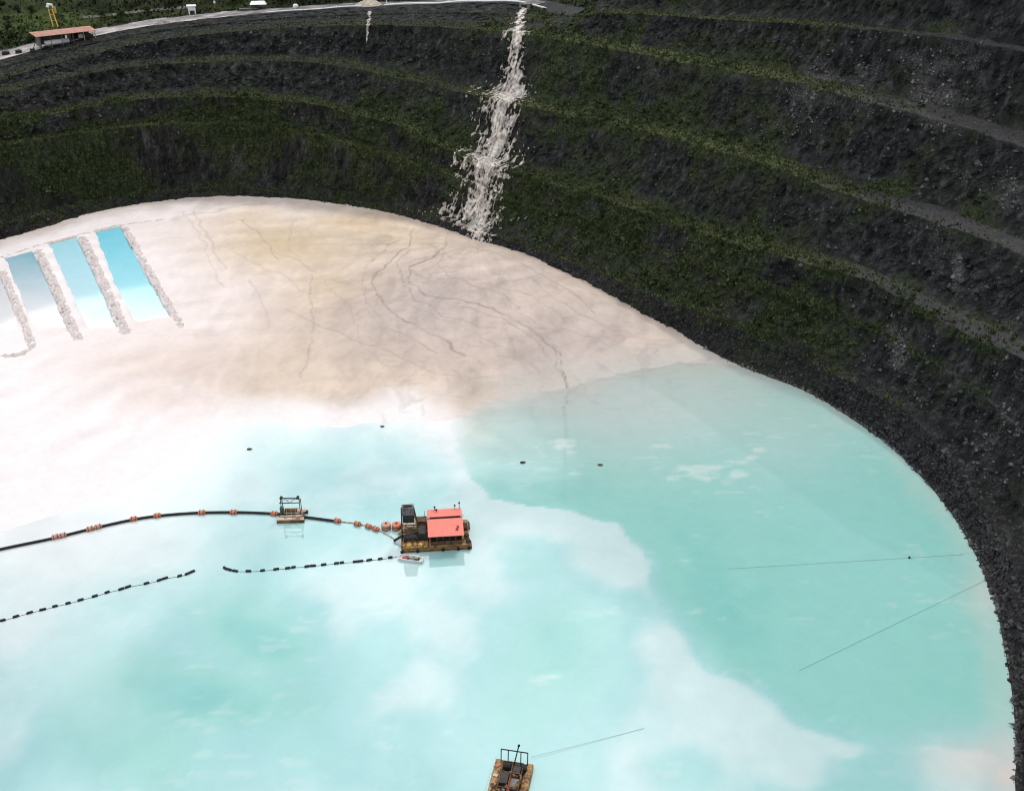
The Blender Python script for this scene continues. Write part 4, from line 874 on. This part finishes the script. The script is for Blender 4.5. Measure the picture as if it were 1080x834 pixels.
# gantry
for s in (-1, 1):
    xb, xt = -4.75+s*1.75, -5.15+s*1.2
    for yb in (-1.9, .6): MB().bar((xb, yb, 1.0), (xt, -.7 if yb < 0 else -.2, 8.0), .3).build('gantry_leg', M['brown' if s > 0 else 'dark'], dr)
gb = MB()
for z, w in ((2.6, 3.2), (4.4, 2.8), (6.2, 2.6)): gb.bar((-4.85-w/2, -1.2, z), (-4.85+w/2-.2, -1.2, z), .2)
gb.bar((-6.4, -1.2, 2.6), (-3.8, -1.2, 4.4), .12).bar((-3.4, -1.2, 2.6), (-6.0, -1.2, 4.4), .12).bar((-6.0, -1.2, 4.4), (-3.8, -1.2, 6.2), .12); gb.build('gantry_brace', M['dark'], dr)
MB().box((-5.1, -.5, 7.6), (2.5, 1.5, 1.7), 0, 0, 0, .94).build('gantry_head', M['grey'], dr); MB().box((-5.05, -.3, 5.6), (2.3, .5, 2.2)).build('gantry_screen', M['dark'], dr)
MB().tube([(-5.9, -.5, 8.5), (-4.3, -.5, 8.5)], .35, 10).build('head_sheave', M['dark'], dr)
# deck gear
MB().tube([(-6.0, -1.9, 1.9), (-3.7, -1.9, 1.9)], .55, 12).box((-6.1, -1.9, 1.6), (.2, 1.3, 1.2)).box((-3.6, -1.9, 1.6), (.2, 1.3, 1.2)).build('winch', M['dark'], dr)
MB().box((-2.5, -.7, 1.9), (1.7, 2.8, 1.8)).build('pump_house', M['dark'], dr); MB().box((-2.5, 2.2, 2.2), (2., 1.8, 2.2)).build('tank_box', M['brown'], dr); MB().box((-4.6, .7, 2.6), (3.0, .25, .25)).box((-4.6, 1.9, 2.0), (3.2, 1.0, .9)).build('hopper', M['cream'], dr)
MB().tube([(-8.2, -.6, .3), (-6.6, -.6, 1.4), (-5, -.6, 1.6), (-2, .3, 1.6)], .28, 10).build('suction_pipe', M['dark'], dr, True)
MB().tube([(-7.3, 2.0, .2), (-6.2, 1.9, 1.3), (-3.2, 1.6, 1.5)], .3, 10).build('delivery_pipe', M['cream'], dr, True)
for i, x in enumerate((-6.4, -5.2, -4.0, -2.8)): MB().box((x, -3.4, 1.2), (.8, .9, .25), i*.3).build('deck_plate', M['yellow' if i % 2 else 'ochre'], dr)
rl = MB()
for x in np.linspace(-6.5, -1.6, 6): rl.bar((x, 4.1, 1), (x, 4.1, 2.1), .07)
for z in (1.55, 2.1): rl.bar((-6.5, 4.1, z), (-1.6, 4.1, z), .06)
for x in (-1.7, -6.5): rl.bar((x, 4.1, 2.1), (x, 2.6, 2.1), .06)
rl.build('railing', M['grey'], dr); MB().tube([(-1.9, 3.2, 1), (-1.9, 3.2, 4.6)], .07, 6).build('mast', M['white'], dr)
for x in (-6.6, -3.5, 1.5, 4.5, 6.6):
    MB().lump((x, -4.5, .4), .45, (.8, .35, 1), int(x*7+60), 10, 6, .06).build('fender', M['black'], dr)
MB().lump((6.5, -3.2, 1.3), .6, (1, 1, .8), 9).build('sack', M['drift'], dr); MB().lump((6.3, -1.5, 1.4), .5, (1, 1, .8), 10).build('sack', M['drift'], dr); MB().box((6.2, 1.4, 1.3), (.9, 1.8, .7)).build('deck_locker', M['drift'], dr)

# ------------------------------------------------------------------ rowboat
p = at(433.5, 590.5); bo = empty('rowboat', p, R(-12), 'white flat rowboat moored against the dredge barge', 'boat')
m = MB(); prof = [(-2.6, .35, .3), (-2.3, .62, .1), (-1, .8, .0), (.8, .8, .0), (2.0, .72, .08), (2.5, .6, .2)]; v = []; f = []
for x, w, k in prof: v += [(x, -w, .62), (x, -w*.8, -.12+k), (x, w*.8, -.12+k), (x, w, .62), (x, w*.86, .62), (x, w*.68, .06+k), (x, -w*.68, .06+k), (x, -w*.86, .62)]
for i in range(5):
    for j in range(8): f.append((i*8+j, i*8+(j+1) % 8, (i+1)*8+(j+1) % 8, (i+1)*8+j))
f += [(0, 1, 2, 3, 4, 5, 6, 7), tuple(range(47, 39, -1))]; m.add(v, f); m.build('hull', M['white'], bo)
MB().box((-2.35, 0, .4), (.12, 1.0, .5)).build('transom', M['white'], bo); MB().box((2.4, 0, .42), (.12, 1.0, .45)).build('bow_board', M['white'], bo)
MB().box((-.9, 0, .45), (.45, 1.2, .08)).box((-1.4, -.1, .35), (.6, .6, .25)).build('seat', M['redp'], bo); MB().box((.5, 0, .45), (.4, 1.2, .08)).build('seat', M['grey'], bo); MB().box((1.5, 0, .45), (.4, 1.15, .08)).build('seat', M['drift'], bo)
MB().bar((-.2, -.45, .55), (1.9, .3, .6), .07).build('oar', M['cream'], bo); MB().box((0, 0, .1), (4., 1.0, .03)).build('bottom_board', M['drift'], bo)

# ------------------------------------------------------------------ pipe pontoon platform
p = at(306.5, 551); pf = empty('pipe_platform', local(p, R(2), 0, 1.9), R(2), 'small floating platform with open frame carrying the black pipeline', 'platform')
MB().tube([(-2.8, -1.7, .15), (2.8, -1.7, .15)], .42, 12).build('pontoon', M['rust'], pf, True); MB().tube([(-2.6, 1.5, .15), (3.1, 1.5, .15)], .42, 12).build('pontoon', M['dark'], pf, True)
MB().box((0, -1.45, .66), (5.4, .9, .1)).build('deck', M['cream'], pf); MB().box((.1, 1.35, .66), (5.4, .8, .1)).build('deck', M['pink'], pf)
fm = MB()
for x in (-1.9, 1.9):
    for y in (-.2, 1.2): fm.bar((x, y, .6), (x, y+.1, 4.9 if y < 0 else 3.6), .17)
fm.bar((-2.0, -.1, 4.9), (2.0, -.1, 4.9), .17).bar((-2.2, -.15, 3.7), (1.9, -.15, 3.7), .2).bar((-2, 1.3, 3.6), (2, 1.3, 3.6), .14).bar((-1.9, -.15, 3.7), (-1.9, 1.3, 3.6), .12).bar((1.9, -.15, 3.7), (1.9, 1.3, 3.6), .12).bar((-1.2, -.15, 4.9), (0, -.15, 3.7), .1).bar((1.2, -.15, 4.9), (0, -.15, 3.7), .1).bar((-1.9, -.15, 2.3), (1.9, -.15, 2.3), .14); fm.build('frame', M['dark'], pf)
for x in (-1.7, 1.7): MB().tube([(x, -.3, 4.95), (x, .2, 4.95)], .32, 10).build('sheave', M['dark'], pf)
MB().tube([(-1.5, .9, 1.1), (1.0, .9, 1.1)], .34, 12).build('winch', M['rust'], pf)
for x in np.linspace(-1.9, 1.9, 5): MB().bar((x, -.2, .7), (x, -.2, 2.3), .1).build('stanchion', M['cream'], pf)
for y in (-.5, .45): MB().box((0, y, .74), (4.6, .28, .1)).build('walkway', M['cream'], pf)
MB().bar((-2.5, -1.8, 1.5), (2.5, -1.8, 1.5), .08).build('handrail', M['cream'], pf); MB().box((1.5, -1.3, 1.0), (.9, .8, .6)).build('motor_box', M['pink'], pf); MB().box((-2.0, .5, 1.5), (.7, .7, 1.4)).build('control_box', M['green'], pf)
for x in (-2.4, 2.4): MB().box((x, 0, .55), (.25, 3.6, .14)).build('crossbeam', M['rust'], pf)

# ------------------------------------------------------------------ near raft
ra = R(-11); p = at(543, 806); rf_ = empty('machinery_raft', local(p, ra, 0, -5.2), ra, 'pump raft with cream side pontoons and dark machinery at the bottom edge', 'raft')
for s in (-1, 1): MB().box((s*2.35, 0, .3), (1.15, 10.4, 1.1)).build('side_pontoon', M['ochre'], rf_, bevel=.15)
MB().box((0, 0, .15), (3.6, 10, .7)).build('hull', M['brown'], rf_); 
for i in range(11): MB().box((0, -4.8+i*.96, .58), (3.5, .5, .1)).build('deck_plank', M['drift'], rf_)
fr = MB(); xs = (-2.05, -.95, 1.0, 2.05)
for x in xs: fr.bar((x, 4.7, .6), (x, 4.9, 3.3), .17)
fr.bar((-2.1, 4.9, 3.3), (2.1, 4.9, 3.3), .2); fr.build('end_frame', M['dark'], rf_)
MB().bar((.0, 3.9, .8), (.55, 5.4, 3.9), .2).lump((.57, 5.45, 3.98), .2, (1, 1, 1.4), 4).build('leaning_pole', M['black'], rf_)
fr = MB()
for x in (-1.55, 0, 1.55):
    fr.bar((x, -4.9, 1.7), (x, 4.2, 1.7), .16)
for y in (-3.5, -.6, 2.2, 4.2):
    fr.bar((-1.6, y, 1.7), (1.6, y, 1.7), .15)
    for x in (-1.55, 1.55): fr.bar((x, y, .6), (x, y, 1.7), .14)
fr.build('machine_frame', M['rust'], rf_)
MB().tube([(-1.4, 3.6, 1.4), (-.3, 3.6, 1.4)], .62, 12).build('winch', M['black'], rf_); MB().tube([(1.3, 3.7, 1.35), (2.1, 3.7, 1.35)], .55, 12).build('winch', M['black'], rf_)
MB().box((.75, 2.9, 1.2), (1.1, 1.3, 1.1)).build('engine', M['dark'], rf_); MB().box((-.85, 1.1, 1.2), (1.2, 2.0, 1.1)).build('engine', M['dark'], rf_); MB().box((.8, .6, 1.1), (1.1, 1.6, .8)).build('gearbox', M['grey'], rf_); MB().box((-.2, -2, 1.1), (2.2, 1.8, .9)).build('pump_casing', M['brown'], rf_)
MB().tube([(.2, 3.3, 1.0), (.1, 0, 1.1), (0, -4.8, 1.0)], .25, 8).build('delivery_pipe', M['redp'], rf_, True)
for i in range(26):
    x = random.uniform(-1.5, 1.5); y = random.uniform(-4.5, 3.2); MB().box((x, y, 1.0), (random.uniform(.2, .6), random.uniform(.2, .7), random.uniform(.4, 1.4)), random.uniform(0, 3)).build('fitting', M[random.choice(['dark', 'cream', 'grey', 'rust', 'rust', 'brown', 'ochre'])], rf_)
rl = MB()
for y in np.linspace(-5, 4.6, 7): rl.bar((-2.8, y, .8), (-2.85, y, 1.9), .07)
rl.bar((-2.85, -5, 1.9), (-2.85, 4.6, 1.9), .06); rl.build('railing', M['white'], rf_)
MB().box((-3.6, -3.9, .35), (1.6, 1.6, .9), .5).build('float_box', M['orange'], rf_); MB().bar((-3.5, -3.2, .9), (-1.7, .4, 1.2), .18).build('stay', M['dark'], rf_)
for i in range(5): MB().box((-2.35, -3.8+i*1.9, .95), (.7, .5, .22), i).build('deck_plate', M[['pink', 'white', 'rust', 'cream', 'orange'][i]], rf_)

# ------------------------------------------------------------------ floating pipeline and its floats
def px_path(pts, z, sub=6):
    P = [at(a, b, z) for a, b in pts]; out = []
    for i in range(len(P)-1):
        p0, p1, p2, p3 = P[max(i-1, 0)], P[i], P[i+1], P[min(i+2, len(P)-1)]
        for t in np.linspace(0, 1, sub, endpoint=False):
            out.append(.5*((2*p1)+(p2-p0)*t+(2*p0-5*p1+4*p2-p3)*t*t+(3*p1-p0-3*p2+p3)*t**3))
    return out+[P[-1]]
pts = px_path([(-60,594),(0,579),(55,567.5),(100,556.5),(150,546),(200,541),(250,540),(289,541.5),(306,543),(323,545.2),(352,549)], .25)
dp_ = MB().tube(pts, .27, 8).build('floating_pipe', M['black'], None, True); tag(dp_, 'black floating pipeline curving over the pale water through the small platform', 'pipeline')
pts = px_path([(356,549.5),(366,550.5),(377,552),(392,556),(402,560),(418,569)], .12); tag(MB().tube(pts, .13, 6).build('hose', M['cream'], None, True), 'slack pale hose between the end of the pipeline and the dredge', 'hose')
def ffloat(px, py, px2, py2, mat, label, ln=1.5, r=.52):
    a, b = at(px, py, .3), at(px2, py2, .3); o = empty('pipe_float', a, math.atan2(b.y-a.y, b.x-a.x), label, 'float', 'orange floats on the pipeline')
    MB().tube([(-ln/2, 0, 0), (-ln/2+.18, 0, 0), (ln/2-.18, 0, 0), (ln/2, 0, 0)], [r*.6, r, r, r*.6], 14).build('float_body', M[mat], o, True)
    for x in (-ln*.25, ln*.25): MB().tube([(x-.06, 0, 0), (x+.06, 0, 0)], r+.03, 14).build('band', M['drift'], o)
FL = [(58.5,566,66,564,'pink','outermost pipeline float, left one of the first touching pair'),(66.3,564.3,75,562,'pink','right float of the outermost touching pair on the pipeline'),
 (95,557.5,103,555.5,'pink','left float of the second pair along the black pipeline'),(103.5,555.3,111,553,'pink','right float of the second pair along the black pipeline'),
 (141,547,150,545.5,'orange','single orange pipeline float just right of the second pair'),(166,543.5,175,542.5,'orange','single orange pipeline float halfway to the small platform'),
 (213,540.3,222,540,'orange','single orange pipeline float, second from the small platform'),(246.5,540,256,540.2,'orange','single orange pipeline float, next one left of the platform float'),
 (289.5,541.5,298,542.3,'orange','orange pipeline float touching the left side of the small platform'),(356,549,364,550.3,'orange','orange float at the end of the black pipe right of the platform'),
 (377,552.3,386,554,'orange','small orange float in the middle of the slack hose'),(389,555,396,557.5,'orange','left of the two touching orange floats near the dredge'),(396.5,557.6,404,560.5,'orange','right of the two touching orange floats near the dredge')]
for t in FL: ffloat(*t)
def drum(px, py, mat, label, rx):
    o = empty('drum_buoy', at(px, py, .35), rx, label, 'buoy'); MB().tube([(0, 0, -.8), (0, 0, -.7), (0, 0, .7), (0, 0, .8)], [.8, .95, .95, .8], 16).build('drum_body', M[mat], o, True)
    for z in (-.3, .35): MB().tube([(0, 0, z-.06), (0, 0, z+.06)], 1.0, 16).build('hoop', M['drift'], o)
    MB().box((0, 0, .95), (.35, .12, .3)).build('lug', M['dark'], o)
drum(407.3, 555.5, 'pink', 'dull tan drum buoy floating clear of the dredge gantry', .2); drum(418.3, 555.5, 'orange', 'red orange drum buoy touching the dredge gantry side', .6)

# ------------------------------------------------------------------ rope lines of small black floats
def rope_line(pts, floats, grp, lab, rlab, ends):
    P = px_path([(a, b+.6) for a, b in pts], .04); tag(MB().tube(P, .045, 5).build('rope', M['rope'], None, True), rlab, 'rope')
    first = None
    for (x, y, ln) in floats:
        i = min(range(len(pts)-1), key=lambda k: abs((pts[k][0]+pts[k+1][0])/2-x)); a, b = at(*pts[i]), at(*pts[i+1]); q = at(x, y, .1)
        if first is None:
            first = MB().tube([(-.5, 0, 0), (-.4, 0, 0), (.4, 0, 0), (.5, 0, 0)], [.17, .27, .27, .17], 10).build('line_float', M['black'], None, True); o = first
        else: o = first.copy(); COL.objects.link(o)
        o.location = q; o.rotation_euler = (0, 0, math.atan2(b.y-a.y, b.x-a.x)+random.uniform(-.12, .12)); o.scale = (ln, 1, 1); tag(o, lab, 'float', grp)
l1 = [(3,653.8),(16.8,649.8),(31.3,645.8),(45,642.5),(58,639),(71.8,635.8),(85,632.3),(100,628.3),(113,624.3),(128,620.8),(135,618.5),(154.5,614.8),(168,611.5),(174,609.5),(189.5,607),(198,604.6),(203,602.4)]
rope_line([(-40,665)]+l1+[(206,601)], [(x, y, random.uniform(.9, 1.2)) for x, y in l1], 'black floats on the far left rope line', 'small black float strung on the rope line running in from the left frame edge', 'thin rope carrying black floats in from the left frame edge', None)
l2 = [(237.5,599),(242,600.5),(248,601.8),(262,602),(276.9,601.3),(291.3,599.9),(303.5,598.8),(309.5,597.9),(323.8,597),(330,596.3),(341.4,595.1),(355,593.7),(360.6,593),(375,592),(380,591.5),(389.5,590.3),(401,589.1),(411.7,587.6)]
rope_line([(236,598)]+l2+[(421,586)], [(x, y, random.uniform(.85, 1.2)) for x, y in l2], 'black floats on the rope line to the rowboat', 'small black float strung on the rope line ending at the white rowboat', 'thin rope carrying black floats up to the white rowboat', None)

# ------------------------------------------------------------------ mooring cables and drift
def cable(a, b, label, sag=0., r=.022):
    P = [a.lerp(b, t)-Vector((0, 0, sag*4*t*(1-t))) for t in np.linspace(0, 1, 24)]; P = [Vector((q.x, q.y, max(q.z, .06))) for q in P]
    tag(MB().tube(P, r, 5).build('mooring_cable', M['cable'], None, True), label, 'cable')
def wall_hit(px, py):
    d = (PXW-px)**2+(PYW-py)**2+np.where(ZCW > 0, 0, 1e9); i, j = np.unravel_index(np.argmin(d), d.shape); return Vector((WX[i, j], WY[i, j], WZ[i, j]))
w1 = wall_hit(1079, 570); cable(at(768, 600), at(1015, 584.5, .1), 'upper mooring cable lying across the teal water to the right bank', 0); cable(at(1012, 584.6, .12), w1, 'mooring cable end climbing the dark bank, upper one', .2)
w2 = wall_hit(1079, 581); cable(at(843, 707), at(1038, 612, .12), 'lower mooring cable running diagonally to the right bank', 0); cable(at(1037, 612.4, .15), w2, 'mooring cable end climbing the dark bank, lower one', .2)
cable(at(560, 798, .3), at(679, 768), 'short mooring cable trailing from the machinery raft', 0)
cable(at(436, 598), at(470, 640), 'faint slack cable sinking away below the rowboat', 0, .03) if False else None
def drift(px, py, r, label, seed):
    o = MB().lump((0, 0, .1), r, (1.4, .8, .6), seed).lump((r*.9, .1, .1), r*.6, (1.2, .7, .6), seed+1).build('driftwood', M['drift']); o.location = at(px, py); tag(o, label, 'driftwood')
drift(263, 474, .4, 'small dark floating lump in the teal patch by the white sand', 1); drift(551, 488, .45, 'dark floating lump near the pale front, left of its twin', 2); drift(633, 490.5, .4, 'dark floating lump out on the teal side of the pale front', 3); drift(403, 450, .35, 'tiny dark lump by the beach edge above the dredge', 4)
o = MB().tube([(0, 0, -.2), (0, 0, .25)], [.25, .2], 10).lump((0, 0, .28), .14, (1, 1, 1), 8).build('cable_buoy', M['black']); o.location = at(959, 588.3); tag(o, 'small black buoy sitting on the upper mooring cable', 'buoy')

# ------------------------------------------------------------------ sky, sun, camera
CLOUD = 22.
SUN_EL, SUN_AZ = R(52), R(32)          # azimuth clockwise from +Y (behind the far wall, to the right)
w = bpy.data.worlds.new('World'); SC.world = w; w.use_nodes = True; nt = w.node_tree; N = nt.nodes; L = nt.links
bg = N['Background']; bg.inputs['Strength'].default_value = .1
sky = N.new('ShaderNodeTexSky'); sky.sky_type = 'NISHITA'; sky.sun_disc = False; sky.sun_elevation = SUN_EL; sky.sun_rotation = SUN_AZ
tc = N.new('ShaderNodeTexCoord'); sep = N.new('ShaderNodeSeparateXYZ'); L.new(tc.outputs['Generated'], sep.inputs[0])
mxz = N.new('ShaderNodeMath'); mxz.operation = 'MAXIMUM'; mxz.inputs[1].default_value = .06; L.new(sep.outputs['Z'], mxz.inputs[0])
cb = N.new('ShaderNodeCombineXYZ')
for k, a in enumerate('XY'):
    dv = N.new('ShaderNodeMath'); dv.operation = 'DIVIDE'; L.new(sep.outputs[a], dv.inputs[0]); L.new(mxz.outputs[0], dv.inputs[1]); L.new(dv.outputs[0], cb.inputs[k])
no = N.new('ShaderNodeTexNoise'); no.inputs['Scale'].default_value = 1.6; no.inputs['Detail'].default_value = 7; no.inputs['Roughness'].default_value = .55; no.inputs['Distortion'].default_value = .3
L.new(cb.outputs[0], no.inputs['Vector'])
rp = N.new('ShaderNodeValToRGB'); rp.color_ramp.elements[0].position = .36; rp.color_ramp.elements[1].position = .58; L.new(no.outputs['Fac'], rp.inputs['Fac'])
s2 = N.new('ShaderNodeSeparateXYZ'); L.new(cb.outputs[0], s2.inputs[0])
def wm(op, a, b, c=None):
    m = N.new('ShaderNodeMath'); m.operation = op
    for k, q in enumerate((a, b) if c is None else (a, b, c)):
        if isinstance(q, (int, float)): m.inputs[k].default_value = q
        else: L.new(q, m.inputs[k])
    return m.outputs[0]
bank = wm('ADD', wm('MULTIPLY_ADD', s2.outputs['Y'], .42, s2.outputs['X']), wm('MULTIPLY_ADD', no.outputs['Fac'], -.9, .45-.66))  # unseen cloud bank, bright left and dim right, shaped for the lake reflections
br = N.new('ShaderNodeMapRange'); br.inputs['From Min'].default_value = .12; br.inputs['From Max'].default_value = -.08; L.new(bank, br.inputs['Value'])
wgt = wm('MULTIPLY', wm('MULTIPLY_ADD', br.outputs['Result'], .98, .02), rp.outputs['Color'])
dk = N.new('ShaderNodeMix'); dk.data_type = 'RGBA'; dk.inputs[7].default_value = (1.5, 1.55, 1.65, 1)  # dark cloud added on the right to mute the wall's reflection in the lake
L.new(wm('MULTIPLY', wm('SUBTRACT', 1.0, br.outputs['Result']), .9), dk.inputs[0]); L.new(sky.outputs['Color'], dk.inputs[6])
mx = N.new('ShaderNodeMix'); mx.data_type = 'RGBA'; mx.inputs[7].default_value = (CLOUD, CLOUD*1.01, CLOUD*1.04, 1)
L.new(wgt, mx.inputs[0]); L.new(dk.outputs[2], mx.inputs[6]); L.new(mx.outputs[2], bg.inputs['Color'])
sl = bpy.data.lights.new('sun', 'SUN'); sl.energy = 1.6; sl.angle = R(9); sl.color = (1., .96, .9); so_ = bpy.data.objects.new('sun', sl); COL.objects.link(so_)
sd = Vector((math.cos(SUN_EL)*math.sin(SUN_AZ), math.cos(SUN_EL)*math.cos(SUN_AZ), math.sin(SUN_EL))); so_.rotation_euler = (-sd).to_track_quat('-Z', 'Y').to_euler()
cd = bpy.data.cameras.new('camera'); cam = bpy.data.objects.new('camera', cd); COL.objects.link(cam); cam.location = (0, 0, CH)
cam.rotation_euler = (math.pi/2-TH, 0, 0); cd.sensor_width = 36; cd.lens = 36*F/1080; cd.clip_end = 20000; cd.clip_start = 1; SC.camera = cam
SC.view_settings.view_transform = 'Standard'; SC.view_settings.look = 'None'; SC.view_settings.gamma = 1; SC.view_settings.use_curve_mapping = False
SC.view_settings.exposure = -.12
SC.cycles.max_bounces = 5; SC.cycles.filter_width = 1.1
